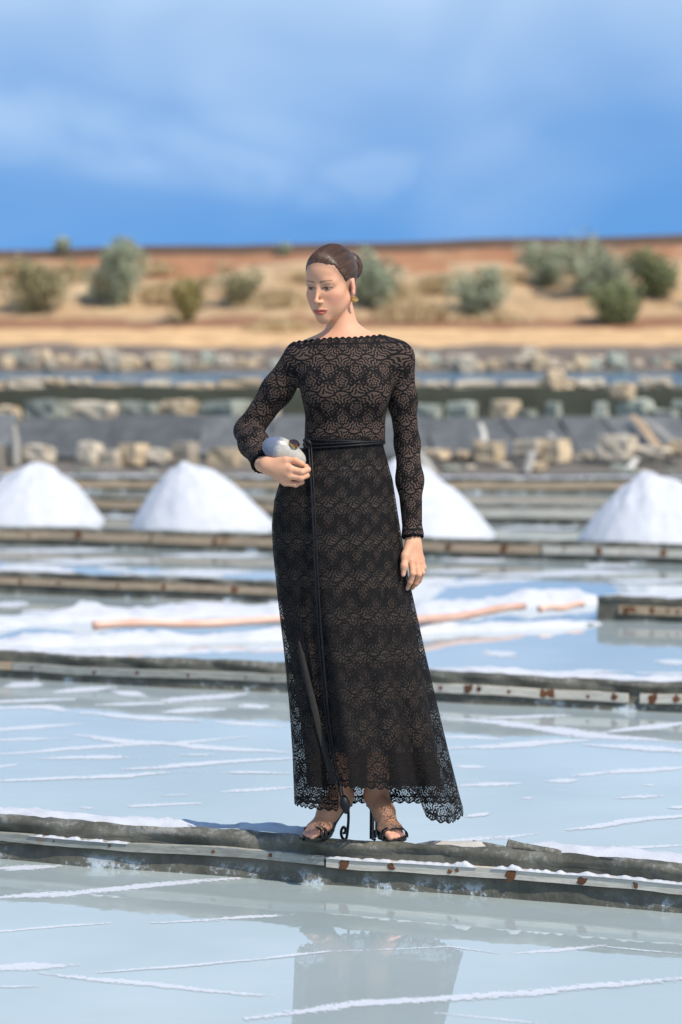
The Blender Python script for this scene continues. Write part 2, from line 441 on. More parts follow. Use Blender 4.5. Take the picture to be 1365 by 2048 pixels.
stick('wooden_plank', (1290, 838), (1362, 892), 36.9, 35.3, 0.045, 0.045, GREYWOOD, 'pale grey plank leaning beside the orange brown plank', True)
stick('wooden_plank', (1052, 945), (1066, 905), 33.9, 34.4, 0.06, 0.05, GREYWOOD, 'short whitish board propped at the foot of the bank', True)
stick('wooden_plank', (1245, 945), (1275, 918), 33.9, 34.3, 0.06, 0.05, GREYWOOD, 'whitish board tilted beside the salt heap with the blue flank', True)
stick('wooden_plank', (836, 905), (876, 952), 34.6, 33.9, 0.05, 0.05, GREYWOOD, 'long grey board slanting down the foot of the bank', True)

# ================================================================== DIKES BETWEEN THE PANS
TH = R(-21.5); U = Vector((math.cos(TH), math.sin(TH), 0)); Vp = Vector((-U.y, U.x, 0))     # along / across (away from the camera)
NAILBM = None
def nail_mesh():
    bm = bmesh.new(); bmesh.ops.create_icosphere(bm, subdivisions=2, radius=1)
    for q in bm.verts:
        k = 1 + 0.8 * fb(q.co.x * 1.6, q.co.z * 1.6, 2.0); q.co.x *= k; q.co.z *= k; q.co.y *= 0.12
    me = bpy.data.meshes.new('rusty_nail'); bm.to_mesh(me); bm.free(); me.materials.append(RUST); return me
NAIL = nail_mesh()
def dike(D0, s0, s1, label, battens, h=0.118, roll=0.024, depth=0.22, step=0.03, salt=(), seed=0, dirn=U, top_salt=0.5):
    """D0: distance of the front face on the view axis. Cross-section swept along the dike."""
    across = Vector((-dirn.y, dirn.x, 0)); base = Vector((0, D0, 0))
    root = empty('salt_pan_dike', base)
    prof = [(-0.012, -0.10), (-0.010, -0.01), (-0.006, 0.03), (0.0, 0.055), (0.0, 0.080)]
    for k in range(9):
        a_ = R(215 - k * 26); prof.append((0.022 + roll * math.cos(a_) * 1.0, h + math.sin(a_) * roll * 0.92))
    prof += [(0.062, h - 0.004), (0.09, h - 0.008), (0.13, h - 0.010), (depth - 0.03, h - 0.014), (depth, h - 0.03), (depth + 0.03, 0.03), (depth + 0.05, -0.10)]
    ss = np.arange(s0, s1 + 1e-6, step); v = []
    for s in ss:
        wob = 0.045 * fb(s * 0.8, seed, 1.0, 3); dz = 0.012 * fb(s * 1.1, seed + 4, 2.0, 3)
        for k, (a_, z) in enumerate(prof):
            j = 0.010 * fb(s * 5, k * 0.45, seed, 3)
            j2 = 0.008 * fb(s * 9, k * 0.5, seed + 9, 3)
            # folds of the rolled liner: a slow spiral dent
            if 4 <= k <= 13: j += 0.006 * math.sin(s * 13 + k * 0.7 + 3 * fb(s * 1.3, seed, 0, 2))
            q = base + dirn * s + across * (a_ + wob + j)
            v.append((q.x, q.y, z + (dz + j2 if z > 0.02 else 0)))
    me = npmesh('liner', np.array(v), grid_faces(len(ss), len(prof))[:, ::-1])
    local(link('liner', me, LINER, smooth=True), root)
    def front(s, z, out=0.0):
        wob = 0.045 * fb(s * 0.8, seed, 1.0, 3); return base + dirn * s + across * (wob - out) + Vector((0, 0, z + 0.010 * fb(s * 1.1, seed + 4, 2.0, 3)))
    for (b0, b1, mat, z0, z1, nails) in battens:
        n = max(6, int((b1 - b0) / 0.05)); v, f = [], []
        for i in range(n + 1):
            s = b0 + (b1 - b0) * i / n
            zz0 = z0 + 0.0025 * fb(s * 8, seed, 3); zz1 = z1 + 0.003 * fb(s * 9, seed, 8)
            v += [front(s, zz0, 0.004), front(s, zz0 + .002, 0.020), front(s, zz1 - .002, 0.020), front(s, zz1, 0.004)]
        for i in range(n):
            for k in range(4):
                k2 = (k + 1) % 4; f.append((i * 4 + k, (i + 1) * 4 + k, (i + 1) * 4 + k2, i * 4 + k2))
        f += [(3, 2, 1, 0), (n * 4, n * 4 + 1, n * 4 + 2, n * 4 + 3)]
        b = local(link('batten', mesh('batten', v, f), mat), root)
        r = random.Random(int(b0 * 100) + seed)
        for s in nails:
            q = front(s, (z0 + z1) / 2 + r.uniform(-.004, .004), 0.021)
            o = bpy.data.objects.new('rusty_nail', NAIL); C.objects.link(o); o.parent = b
            k = r.uniform(0.45, 1.2) * (z1 - z0) / 0.034 * (0.5 if mat is BATTEN_GREY else 1)
            o.location = q; o.scale = (0.0125 * k * r.uniform(.8, 1.7), 0.012, 0.0125 * k); o.rotation_euler = (0, r.uniform(-1, 1), TH)
    # salt lying on the top, ragged edges
    for (c0, c1, a0, a1, mat) in salt:
        n = int((c1 - c0) / 0.022); v = []; cols = 9
        for i in range(n + 1):
            s = c0 + (c1 - c0) * i / n; e = min(1.0, min(i, n - i) / (0.12 * n + 1))
            lo = a0 + 0.030 * fb(s * 6, seed, 6) ; hi = a1 + 0.035 * fb(s * 5, seed, 12)
            mid_ = (lo + hi) / 2; lo = mid_ + (lo - mid_) * e; hi = mid_ + (hi - mid_) * e
            wob = 0.045 * fb(s * 0.8, seed, 1.0, 3)
            for k in range(cols):
                t = k / (cols - 1); a_ = lo + (hi - lo) * t
                zz = h + (0.004 if D0 < 9 else 0.012) + 0.022 * (math.sin(math.pi * t) ** 0.5) * (0.6 + 0.8 * abs(fb(s * 9, t * 3, seed))) * (0.35 + 0.65 * e)
                q = base + dirn * s + across * (a_ + wob); v.append((q.x, q.y, zz + 0.012 * fb(s * 1.1, seed + 4, 2.0, 3)))
        me = npmesh('salt_crust', np.array(v), grid_faces(n + 1, cols)[:, ::-1])
        local(link('salt_crust', me, mat, smooth=True), root)
    tag(root, label, 'dike')
    return root, front
def s_at(px, D0):                 # along-dike coordinate of a photo column
    t = (px - CX) / FPX            # x = t*y ; y = D0 + s*U.y ; x = s*U.x
    return t * D0 / (U.x - t * U.y)
S = lambda px: s_at(px, 8.0)
nearr, nf = dike(8.0, -5.0, 5.0, 'dark dike with pale rust-stained battens that the woman stands on',
    [(S(657), S(1420), BATTEN_PALE, 0.056, 0.089, [S(p) for p in (694, 788, 906, 920, 1030, 1172, 1282, 1400)]),
     (S(-20), S(652), BATTEN_GREY, 0.060, 0.090, [S(p) for p in (112, 225, 428, 545)]),
     (S(1428), 4.8, BATTEN_PALE, 0.056, 0.089, [S(1428) + 0.25 * k for k in range(1, 9)]),
     (-4.8, S(-26), BATTEN_GREY, 0.060, 0.090, [-4.6 + 0.3 * k for k in range(10)])],
    salt=[(S(-300), S(440), 0.085, 0.20, SALT), (S(425), S(610), 0.11, 0.19, SALT), (S(815), S(990), 0.045, 0.135, SALT_DIRTY), (S(985), S(1500), 0.105, 0.215, SALT)], seed=3, step=0.02)
for (pa, pb, hh_) in [(655, 900, .005), (880, 960, .010), (990, 1140, .008), (1135, 1420, .005), (60, 260, .004)]:
    v = []; n = int((S(pb) - S(pa)) / 0.006)
    for i in range(n + 1):
        s = S(pa) + (S(pb) - S(pa)) * i / n; e = min(1, i / 6, (n - i) / 6); g = max(0, 0.5 + 1.2 * fb(s * 26, 3, 1, 3)) * e
        for a_, z in ((0.024, .0865), (0.022, .0865 + hh_ * g + .001 * e), (0.012, .0875 + hh_ * 1.3 * g + .001 * e), (-0.004, .088 + hh_ * g)): v.append(nf(s, z, a_))
    local(link('salt_crumbs', npmesh('salt_crumbs', np.array([tuple(q) for q in v]), grid_faces(n + 1, 4)[:, ::-1]), SALT, smooth=True), nearr)
# loose liner flaps lying on the near dike
for (pa, pb, ao, zz) in [(992, 1105, 0.105, 0.128), (928, 1010, 0.07, 0.128)]:
    v = []; n = 26
    for i in range(n + 1):
        s = S(pa) + (S(pb) - S(pa)) * i / n; t = i / n
        for k in range(7):
            u = k / 6; q = Vector((0, 8.0, 0)) + U * s + Vp * (ao + 0.030 * fb(s * 0.8, 3, 1.0, 3) + u * 0.06 * (1 - 0.5 * t))
            v.append((q.x, q.y, zz + 0.022 * math.sin(math.pi * min(1, u * 1.2)) * (1 - 0.75 * t) + 0.006 * fb(s * 12, u * 3, 5)))
    fl = link('liner_flap', npmesh('liner_flap', np.array(v), grid_faces(n + 1, 7)[:, ::-1]), LINER, smooth=True); local(fl, nearr)
    fl.modifiers.new('thickness', 'SOLIDIFY').thickness = 0.004
S2 = lambda px: s_at(px, 12.5)
dike(12.5, -7, 7, 'dark dike with a gap between two pale rusty battens, next beyond the woman',
    [(S2(22), S2(572), BATTEN_GREY, 0.045, 0.085, [S2(p) for p in (60, 190, 280, 380, 492, 545)]),
     (S2(-90), S2(20), BATTEN_TAN, 0.045, 0.085, [S2(-30)]), (-6.8, S2(-95), BATTEN_GREY, 0.045, 0.085, []),
     (S2(578), S2(1262), BATTEN_PALE, 0.042, 0.085, [S2(p) for p in (640, 720, 800, 890, 947, 968, 1027, 1095, 1108, 1182, 1235)]),
     (S2(1286), S2(1700), BATTEN_PALE, 0.042, 0.085, [S2(p) for p in (1312, 1358, 1420)]), (S2(1705), 6.8, BATTEN_PALE, 0.042, 0.085, [])],
    salt=[(S2(-100), S2(230), 0.10, 0.21, SALT), (S2(840), S2(1420), 0.10, 0.21, SALT)], seed=11, step=0.03)
S3 = lambda px: s_at(px, 17.0)
dike(17.0, -9, S3(760), 'dark dike with one long brown batten ending at the salt ridge',
    [(S3(-60), S3(560), BATTEN_TAN, 0.06, 0.108, [S3(p) for p in (42, 118, 240, 330, 470)]), (-8.8, S3(-66), BATTEN_GREY, 0.06, 0.108, [])],
    salt=[(S3(-100), S3(130), 0.10, 0.21, SALT)], seed=17, step=0.045, h=0.13)
dike(16.75, S3(1190), 9, 'short stretch of dark dike with a rusty batten heaped with salt',
    [(S3(1235), S3(1560), BATTEN_TAN, 0.045, 0.095, [S3(p) for p in (1250, 1262, 1300, 1330, 1350)]), (S3(1570), 8.8, BATTEN_GREY, 0.045, 0.095, [])],
    salt=[(S3(1195), S3(1600), 0.02, 0.20, SALT)], seed=19, step=0.045, h=0.13)
S4 = lambda px: s_at(px, 21.4)
dike(21.4, -11, 11, 'dark dike with a tan board edge right in front of the white salt heaps',
    [(S4(-60), S4(300), BATTEN_TAN, 0.055, 0.125, [S4(p) for p in (60, 160)]), (S4(306), S4(700), BATTEN_TAN, 0.05, 0.12, [S4(430)]),
     (S4(706), S4(1080), BATTEN_TAN, 0.055, 0.12, [S4(p) for p in (900, 1010)]), (S4(1086), S4(1440), BATTEN_PALE, 0.055, 0.12, [S4(p) for p in (1130, 1200, 1330)])],
    seed=23, step=0.06, h=0.14, depth=0.3)
S5 = lambda px: s_at(px, 26.0)
dike(26.0, -12, 12, 'dark dike with a pale batten just behind the white salt heaps',
    [(S5(-60), S5(420), BATTEN_TAN, 0.06, 0.14, []), (S5(430), S5(900), BATTEN_TAN, 0.06, 0.14, []), (S5(906), S5(1440), BATTEN_PALE, 0.06, 0.15, [])], seed=29, step=0.08, h=0.16, depth=0.3)
flat = Vector((math.cos(R(-4)), math.sin(R(-4)), 0))
dike(31.2, -13, 13, 'dark dike crusted with salt at the foot of the stone bank', [(-5, -0.6, BATTEN_TAN, 0.05, 0.12, []), (-0.5, 5, BATTEN_TAN, 0.05, 0.12, [])],
     salt=[(-5, -2.0, 0.02, 0.26, SALT), (-1.8, 4.6, 0.02, 0.26, SALT)], seed=31, step=0.08, h=0.16, depth=0.3, dirn=flat)

# ================================================================== SALT
m = Mat('floating_salt_film', 0.8)
ua = m.attr('across'); p_ = m.geo(); crumb = m.noise(p_, 55, 4, 0.65); crumb2 = m.noise(p_, 190, 2, 0.6); patch = m.noise(p_, 7, 3)
ed_ = X(m.nt, ua.outputs['Fac'])                      # 0 at the rim, 1 along the middle
al = (ed_ * 1.5 + (crumb - 0.5) * 3.0 + (crumb2 - 0.5) * 1.6 + (patch - 0.5) * 1.8).step(0.34, 0.62)
m.inp('Base Color', m.mix(crumb2.step(0.3, 0.7), (0.54, 0.555, 0.59), (0.62, 0.63, 0.65))); m.bump(crumb2, 0.12, 0.001)
tr = m.n.new('ShaderNodeBsdfTransparent'); mxs = m.n.new('ShaderNodeMixShader'); m.l.new((al * 0.85).k, mxs.inputs[0]); m.l.new(tr.outputs[0], mxs.inputs[1]); m.l.new(m.b.outputs[0], mxs.inputs[2]); m.l.new(mxs.outputs[0], m.out.inputs[0])
FILM = m.m
def streak(pts, wpx, seed=0, broken=0.0):
    """a thin raft of salt on the water, traced on the pan level"""
    P = [on_z(*p) for p in pts]; Q = []
    for i in range(len(P) - 1):
        n = max(2, int((P[i + 1] - P[i]).length / 0.03)); Q += [P[i].lerp(P[i + 1], k / n) for k in range(n)]
    Q.append(P[-1]); n = len(Q); v, ac, cols, L = [], [], 7, 0.0
    for i, q in enumerate(Q):
        t = (Q[min(i + 1, n - 1)] - Q[max(i - 1, 0)]).normalized(); sd_ = Vector((-t.y, t.x, 0))
        if i: L += (Q[i] - Q[i - 1]).length
        D = q.y; wz = min(wpx * (D / FPX) * (D / CAMZ) * 0.85, 0.34)      # pixels are foreshortened on the level
        e = min(1, (2.5 * i / n) + 0.1, (2.5 * (n - 1 - i) / n) + 0.1)
        k_ = max(0.25, 0.80 + 0.45 * fb(L * 3, seed * 3.1, 0, 3)); br = 1.0
        if broken: br = min(1, max(0, 0.5 + (0.75 - broken) + 1.6 * fb(L * 3.2, seed * 2.3, 9, 3)))
        off = wz * 0.5 * fb(L * 2.0, seed, 5, 3)
        for c_ in range(cols):
            u = c_ / (cols - 1) * 2 - 1; p_ = q + sd_ * (off + u * wz * k_ * (0.35 + 0.65 * e)); v.append((p_.x, p_.y, 0.0006 + 0.00015 * (seed % 9))); ac.append((1 - abs(u)) * (0.35 + 0.65 * min(1, e * 1.4)) * br)
    me = npmesh('salt_streak', np.array(v), grid_faces(n, cols)[:, ::-1]); a_ = me.attributes.new('across', 'FLOAT', 'POINT'); a_.data.foreach_set('value', np.array(ac, np.float32))
    return link('salt_streak', me, FILM, water)
ST = [([(-60, 1800), (150, 1786), (340, 1768), (490, 1756)], 11, 0), ([(-40, 1865), (225, 1846)], 7, 0), ([(290, 1847), (420, 1842), (600, 1829)], 6, .35), ([(-60, 1938), (160, 1932)], 12, 0),
      ([(75, 1946), (300, 1970), (550, 1993)], 9, .25), ([(190, 1946), (360, 1934), (515, 1920)], 5, .25), ([(515, 1920), (665, 1902)], 4, .4), ([(490, 2040), (740, 2010), (1000, 1988), (1400, 1955)], 14, 0),
      ([(1020, 1907), (1120, 1899), (1212, 1889)], 7, .15), ([(870, 2026), (1090, 2047)], 5, .4), ([(1255, 1925), (1345, 1926)], 5, .3), ([(-40, 1740), (120, 1729)], 11, 0), ([(640, 1905), (900, 1893), (1000, 1908)], 3, .5),
      ([(-30, 1975), (80, 1972)], 4, .4), ([(1170, 1890), (1365, 1908)], 3, .5),
      ([(-30, 1418), (90, 1416), (135, 1424)], 7, 0), ([(155, 1426), (280, 1436), (405, 1442)], 8, 0), ([(430, 1445), (570, 1454)], 6, 0), ([(-30, 1462), (170, 1448)], 6, 0), ([(-30, 1480), (135, 1477)], 5, 0),
      ([(-30, 1510), (220, 1491), (340, 1487), (500, 1474)], 6, 0), ([(150, 1470), (190, 1474), (250, 1486), (340, 1488), (500, 1500), (600, 1509)], 8, 0), ([(70, 1518), (270, 1515), (425, 1508)], 6, .1),
      ([(240, 1540), (430, 1526), (600, 1515)], 7, 0), ([(-30, 1564), (250, 1553), (340, 1545)], 7, 0), ([(340, 1544), (480, 1545), (580, 1548)], 5, .25), ([(-30, 1537), (42, 1528)], 6, 0), ([(440, 1584), (590, 1576)], 6, 0),
      ([(255, 1613), (330, 1611), (405, 1608)], 9, 0), ([(-30, 1404), (150, 1398)], 7, 0), ([(105, 1385), (240, 1375)], 8, 0), ([(235, 1389), (282, 1385)], 14, 0), ([(330, 1405), (400, 1396), (490, 1388)], 10, 0),
      ([(190, 1410), (330, 1408)], 7, 0), ([(325, 1425), (450, 1418)], 8, 0), ([(478, 1414), (535, 1411)], 9, 0), ([(10, 1374), (90, 1368)], 14, 0), ([(160, 1615), (190, 1617)], 5, .2), ([(320, 1592), (380, 1590)], 3, .5),
      ([(870, 1434), (1010, 1447), (1120, 1460), (1210, 1473), (1400, 1489)], 10, 0), ([(890, 1498), (1010, 1490), (1190, 1479)], 10, 0), ([(950, 1438), (1140, 1430)], 6, 0), ([(1205, 1466), (1400, 1443)], 7, 0),
      ([(1160, 1490), (1400, 1506)], 10, 0), ([(870, 1472), (1010, 1479)], 5, 0), ([(908, 1533), (972, 1535)], 5, 0), ([(915, 1572), (1042, 1566)], 8, .15), ([(1088, 1562), (1155, 1560)], 7, 0),
      ([(1140, 1552), (1250, 1544), (1400, 1534)], 8, .05), ([(1235, 1598), (1332, 1592)], 6, .2), ([(928, 1634), (985, 1626)], 6, .1), ([(1135, 1662), (1250, 1645), (1400, 1630)], 8, .25), ([(1335, 1616), (1400, 1617)], 6, 0),
      ([(865, 1684), (980, 1676), (1085, 1666)], 6, .5), ([(1120, 1697), (1280, 1694), (1390, 1690)], 5, .45), ([(1040, 1597), (1070, 1596)], 5, .2), ([(1285, 1571), (1310, 1570)], 5, 0),
      ([(965, 1310), (1035, 1307)], 11, 0), ([(1045, 1348), (1245, 1344)], 8, 0), ([(1305, 1323), (1400, 1327)], 9, 0), ([(880, 1358), (1010, 1352)], 8, 0), ([(880, 1375), (1160, 1372)], 9, 0), ([(1270, 1345), (1390, 1350)], 6, .2),
      ([(-20, 1210), (60, 1208)], 12, 0), ([(40, 1224), (120, 1222)], 9, 0), ([(-20, 1102), (230, 1100)], 9, 0), ([(60, 1124), (320, 1122)], 9, .1), ([(300, 1110), (560, 1113)], 8, .1), ([(200, 1139), (260, 1137)], 14, 0),
      ([(230, 1150), (545, 1143)], 10, .1), ([(-20, 1136), (150, 1134)], 8, .1), ([(850, 1172), (1080, 1157)], 10, 0), ([(960, 1152), (1310, 1142)], 11, .05), ([(1170, 1134), (1275, 1131)], 12, 0), ([(880, 1120), (1080, 1124)], 8, .1),
      ([(1200, 1165), (1390, 1160)], 9, .1), ([(850, 1145), (960, 1141)], 8, 0), ([(300, 1199), (560, 1215)], 6, .2), ([(1000, 1058), (1150, 1055)], 8, .1), ([(210, 1035), (270, 1033)], 6, 0), ([(1000, 1042), (1170, 1040)], 7, .2)]
for i, (pts, w_, br) in enumerate(ST): streak(pts, w_, i + 1, br)

def ridge(name, pts, wid, hgt, seed, label, mat=SALT, step=0.03):
    """a long low bank of raked salt"""
    P = [on_z(*p) for p in pts]; Q = []
    for i in range(len(P) - 1):
        n = max(2, int((P[i + 1] - P[i]).length / step)); Q += [P[i].lerp(P[i + 1], k / n) for k in range(n)]
    Q.append(P[-1]); n = len(Q); cols = 15; v = []; L = 0
    c0 = sum(Q, Vector()) / n
    for i, q in enumerate(Q):
        t = (Q[min(i + 1, n - 1)] - Q[max(i - 1, 0)]).normalized(); sd_ = Vector((-t.y, t.x, 0)); L += step
        e = min(1, (8 * i / n) ** .6 + .15, (8 * (n - 1 - i) / n) ** .6 + .15)
        wd = wid * e * (0.85 + 0.35 * fb(L * 1.7, seed, 0, 3)); hh = hgt * e * (0.8 + 0.5 * fb(L * 2.1, seed, 6, 4))
        off = 0.05 * fb(L, seed, 8, 3)
        for c_ in range(cols):
            u = c_ / (cols - 1) * 2 - 1
            z = hh * (1 - abs(u) ** 1.7) * (1 + 0.25 * fb(L * 5, u * 2.2, seed, 3)) + 0.012 * fb(L * 14, u * 5, seed, 3) * (1 - u * u) - 0.012
            p_ = q + sd_ * (off + u * wd + 0.03 * fb(L * 6, u * 2, seed + 3, 2)); v.append((p_.x, p_.y, z if abs(u) < .99 else -0.03))
    o = link(name, npmesh(name, np.array(v) , grid_faces(n, cols)[:, ::-1]), mat, smooth=True)
    return tag(o, label, 'salt bank')
ridge('salt_ridge', [(-160, 1258), (0, 1246), (200, 1235), (400, 1228), (620, 1222), (850, 1214)], 0.30, 0.085, 1, 'long white salt bank behind the pinkish pole, beside the brown-batten dike')
ridge('salt_ridge', [(-160, 1300), (100, 1290), (300, 1284), (500, 1278), (700, 1270), (900, 1262), (1080, 1254), (1205, 1248)], 0.15, 0.075, 2, 'narrow white salt bank in front of the pinkish poles')
ridge('salt_ridge', [(830, 1232), (950, 1216), (1080, 1205), (1215, 1204)], 0.28, 0.10, 3, 'lumpy salt bank heaped beside the short rusty stretch of dike')
ridge('salt_ridge', [(-160, 1312), (120, 1306), (330, 1304), (520, 1298), (590, 1296)], 0.16, 0.03, 4, 'thin low salt crust lying against the dike next beyond the woman')
def pole(a_, b_, r, label, z=0.085):
    A, B = on_z(*a_, z), on_z(*b_, z); n = 26; pts = []
    for i in range(n + 1):
        t = i / n; pts.append(A.lerp(B, t) + Vector((0, 0.012 * math.sin(4 * t), 0.008 * math.sin(9 * t))))
    rad = [r * (1.12 if i % 5 == 0 else 1.0) * (1 - 0.12 * i / n) for i in range(n + 1)]
    v, f = tube(pts, rad, 10); o = link('bamboo_pole', mesh('bamboo_pole', v, f), BAMBOO, smooth=True); tag(o, label, 'pole')
pole((186, 1251), (612, 1240), 0.026, 'long straight pinkish pole lying between two white salt banks', 0.075)
pole((760, 1252), (1048, 1213), 0.026, 'pinkish pole slanting up through the lumpy salt bank', 0.08)
pole((1080, 1218), (1166, 1209), 0.022, 'short pale pole stub at the end of the salt bank', 0.075)

def heap(pxl, pxr, pxa, pya, pyb, seed, label, steep=1.0):
    base = on_z((pxl + pxr) / 2, pyb); D = base.y + 0.45
    s = D / FPX; rx = (pxr - pxl) / 2 * s; c_ = at((pxl + pxr) / 2, 900, D); ap = at(pxa, pya, D)
    nr, na = 44, 120; v = []
    for i in range(nr):
        t = i / (nr - 1)
        for k in range(na):
            a_ = 2 * math.pi * k / na
            rr = t * (1 + 0.07 * fb(math.cos(a_) * 1.5, math.sin(a_) * 1.5, seed, 3) + 0.012 * fb(math.cos(a_) * 9, math.sin(a_) * 9, seed + t * 3, 2))
            g = 1 - (math.sqrt(t * t + .012) - .1095) / .8964; prof = max(0, 1 - t ** 1.62)
            z = ap.z * prof * (1 + 0.07 * fb(math.cos(a_) * rr * 4, math.sin(a_) * rr * 4, seed + 5, 4))
            dent = 0.09 * max(0, fb(a_ * 1.1, t * 1.3, seed + 8, 3)) * math.sin(math.pi * min(1, t))
            ox = (ap.x - c_.x) * (1 - t)
            v.append((c_.x + ox + rx * rr * math.cos(a_), D + rx * 0.86 * rr * math.sin(a_), z - dent * ap.z - (0.03 if i == nr - 1 else 0)))
    o = link('salt_heap', npmesh('salt_heap', np.array(v), grid_faces(nr, na, True)), SALT, smooth=True)
    return tag(o, label, 'salt heap', 'cone-shaped heaps of harvested salt')
heap(-92, 214, 78, 926, 1048, 1, 'cone of white salt at the end of the row, beside the broad one')
heap(262, 550, 372, 924, 1058, 2, 'broad cone of white salt whose peak leans off centre, beside the woman holding the clutch')
heap(668, 994, 800, 918, 1078, 3, 'cone of white salt mostly hidden behind the woman in black')
heap(1156, 1462, 1302, 944, 1088, 4, 'cone of white salt with one flank in blue shade beside the open water')

# ================================================================== SHRUBS
def leaf_mat(name, a_, b_):
    m = Mat(name, 0.75); g = m.attr('tone'); m.inp('Base Color', m.mix(X(m.nt, g.outputs['Fac']), a_, b_)); return m.m
SAGE = leaf_mat('sage_leaves', (0.21, 0.24, 0.145), (0.42, 0.45, 0.31)); OLIVE = leaf_mat('olive_leaves', (0.20, 0.18, 0.085), (0.38, 0.34, 0.18))
GREEN = leaf_mat('green_leaves', (0.12, 0.15, 0.06), (0.28, 0.30, 0.14)); STRAW = leaf_mat('straw_blades', (0.36, 0.25, 0.12), (0.60, 0.46, 0.26)); DRYG = leaf_mat('dry_green_leaves', (0.20, 0.17, 0.05), (0.38, 0.32, 0.12))
BARK = m_simple('shrub_bark', (0.10, 0.07, 0.045), (0.17, 0.12, 0.08), 10)
def shrub(px, pyb, wpx, pyt, mat, label, n=2600, open_=0.5, D=None, name='shrub'):
    r = np.random.default_rng(int(px * 7 + pyb))
    b = terrain_hit(px, pyb, 76, 99) if D is None else at(px, pyb, D)
    s = b.y / FPX; Wd = wpx * s / 2 * 1.12; H = (pyb - pyt) * s
    root = empty(name, b)
    # stems fan out from the base
    tips = []; v, f = [], []
    for k in range(11):
        a_ = r.uniform(0, 6.28); sp = r.uniform(0.15, 0.85); t = Vector((math.cos(a_) * Wd * sp, math.sin(a_) * Wd * sp, H * r.uniform(0.40, 0.88)))
        pts = [Vector((t.x * u ** 1.3, t.y * u ** 1.3, t.z * u - 0.1 * (1 - u))) for u in np.linspace(0, 1, 6)]
        vv, ff = tube(pts, [0.045 * (1 - 0.8 * u) for u in np.linspace(0, 1, 6)], 5); o_ = len(v); v += vv; f += [tuple(i + o_ for i in q) for q in ff]; tips.append(t)
    st = link('stems', mesh('stems', v, f), BARK, root)
    # leaf clumps round the stem ends
    cl = []
    for t in tips:
        for _ in range(6): cl.append((t * r.uniform(0.30, 1.02) + Vector(r.normal(0, 0.16 * Wd, 3)), r.uniform(0.16, 0.34) * Wd + 0.05, r.uniform(0, 1)))
    idx = r.integers(0, len(cl), n); C0 = np.array([cl[i][0] for i in idx]); Rr = np.array([cl[i][1] for i in idx]); tn = np.array([cl[i][2] for i in idx])
    d = r.normal(size=(n, 3)); d /= np.linalg.norm(d, axis=1)[:, None]; c_ = C0 + d * (Rr * r.uniform(0.3, 1.0, n) ** 0.5)[:, None]
    c_[:, 2] = np.maximum(c_[:, 2], 0.02)
    a1 = r.normal(size=(n, 3)); a1[:, 2] += 0.6; a1 /= np.linalg.norm(a1, axis=1)[:, None]; a2 = np.cross(a1, r.normal(size=(n, 3))); a2 /= np.linalg.norm(a2, axis=1)[:, None]
    L = r.uniform(0.05, 0.12, n)[:, None]
    q = np.stack([c_ - a1 * L, c_ + a2 * L * 0.38, c_ + a1 * L, c_ - a2 * L * 0.38], 1).reshape(-1, 3)
    me = npmesh('foliage', q, np.arange(4 * n).reshape(-1, 4))
    ta = me.attributes.new('tone', 'FLOAT', 'POINT'); ta.data.foreach_set('value', np.repeat(np.clip(0.6 * tn + 0.4 * r.uniform(0, 1, n), 0, 1), 4).astype(np.float32))
    link('foliage', me, mat, root)
    return tag(root, label, 'shrub')
def tussock(px, pyb, wpx, pyt, label, n=1500, mat=None, D=None):
    r = np.random.default_rng(int(px * 3 + pyb)); b = terrain_hit(px, pyb, 76, 99) if D is None else at(px, pyb, D); s = b.y / FPX; Wd = wpx * s / 2; H = (pyb - pyt) * s
    o0 = np.stack([r.normal(0, 0.45 * Wd, n), r.normal(0, 0.4, n), np.full(n, -0.05)], 1)
    tip = o0 + np.stack([r.normal(0, 0.25 * H, n), r.normal(0, 0.2 * H, n), 0.62 * H * r.uniform(0.4, 1.0, n) * np.exp(-(o0[:, 0] / Wd) ** 2)], 1)
    w_ = np.stack([np.full(n, 0.022), np.zeros(n), np.zeros(n)], 1)
    q = np.stack([o0 - w_, o0 + w_, tip + w_ * .4, tip - w_ * .4], 1).reshape(-1, 3) + np.array(b)
    me = npmesh('dry_grass_tussock', q, np.arange(4 * n).reshape(-1, 4)); ta = me.attributes.new('tone', 'FLOAT', 'POINT'); ta.data.foreach_set('value', np.repeat(r.uniform(0, 1, n), 4).astype(np.float32))
    return tag(link('dry_grass_tussock', me, mat or STRAW), label, 'grass tussock', 'dry grass tussocks on the far bank', 'stuff')
shrub(75, 622, 160, 520, OLIVE, 'spreading olive shrub on the far bank next to the tall sage-topped shrub', 3000)
shrub(238, 612, 124, 462, SAGE, 'tall shrub with a round grey-green top breaking the skyline', 4200)
shrub(384, 645, 84, 540, DRYG, 'thin yellow-green shrub low on the far bank', 1500)
shrub(482, 612, 96, 536, OLIVE, 'small brownish olive shrub beside the yellow-green one', 1800)
shrub(748, 612, 122, 494, SAGE, 'grey-green shrub on the far bank behind the head of the woman', 3200)
shrub(968, 630, 138, 532, SAGE, 'low round sage shrub standing alone on the pale slope', 3000)
shrub(1092, 572, 124, 478, SAGE, 'sage shrub just under the ridge, joined to the widest shrub', 2600)
shrub(1205, 582, 168, 474, SAGE, 'widest grey-green shrub under the ridge', 3600)
shrub(1318, 592, 118, 490, GREEN, 'bright green shrub under the ridge at the end of the row', 2600)
shrub(1238, 646, 140, 552, GREEN, 'dark green shrub low on the slope with a bluish top', 3000)
shrub(124, 506, 30, 470, SAGE, 'tiny sage bush poking above the ridge beside the tall shrub', 500)
shrub(568, 512, 30, 486, SAGE, 'tiny pale bush on the bare ridge', 450)
shrub(-70, 610, 150, 515, OLIVE, 'olive shrub at the open end of the far bank', 2000)
shrub(1450, 620, 150, 500, GREEN, 'green shrub past the end of the row under the ridge', 2000)
TUL = 'tuft of pale straw grass on the dry far bank'
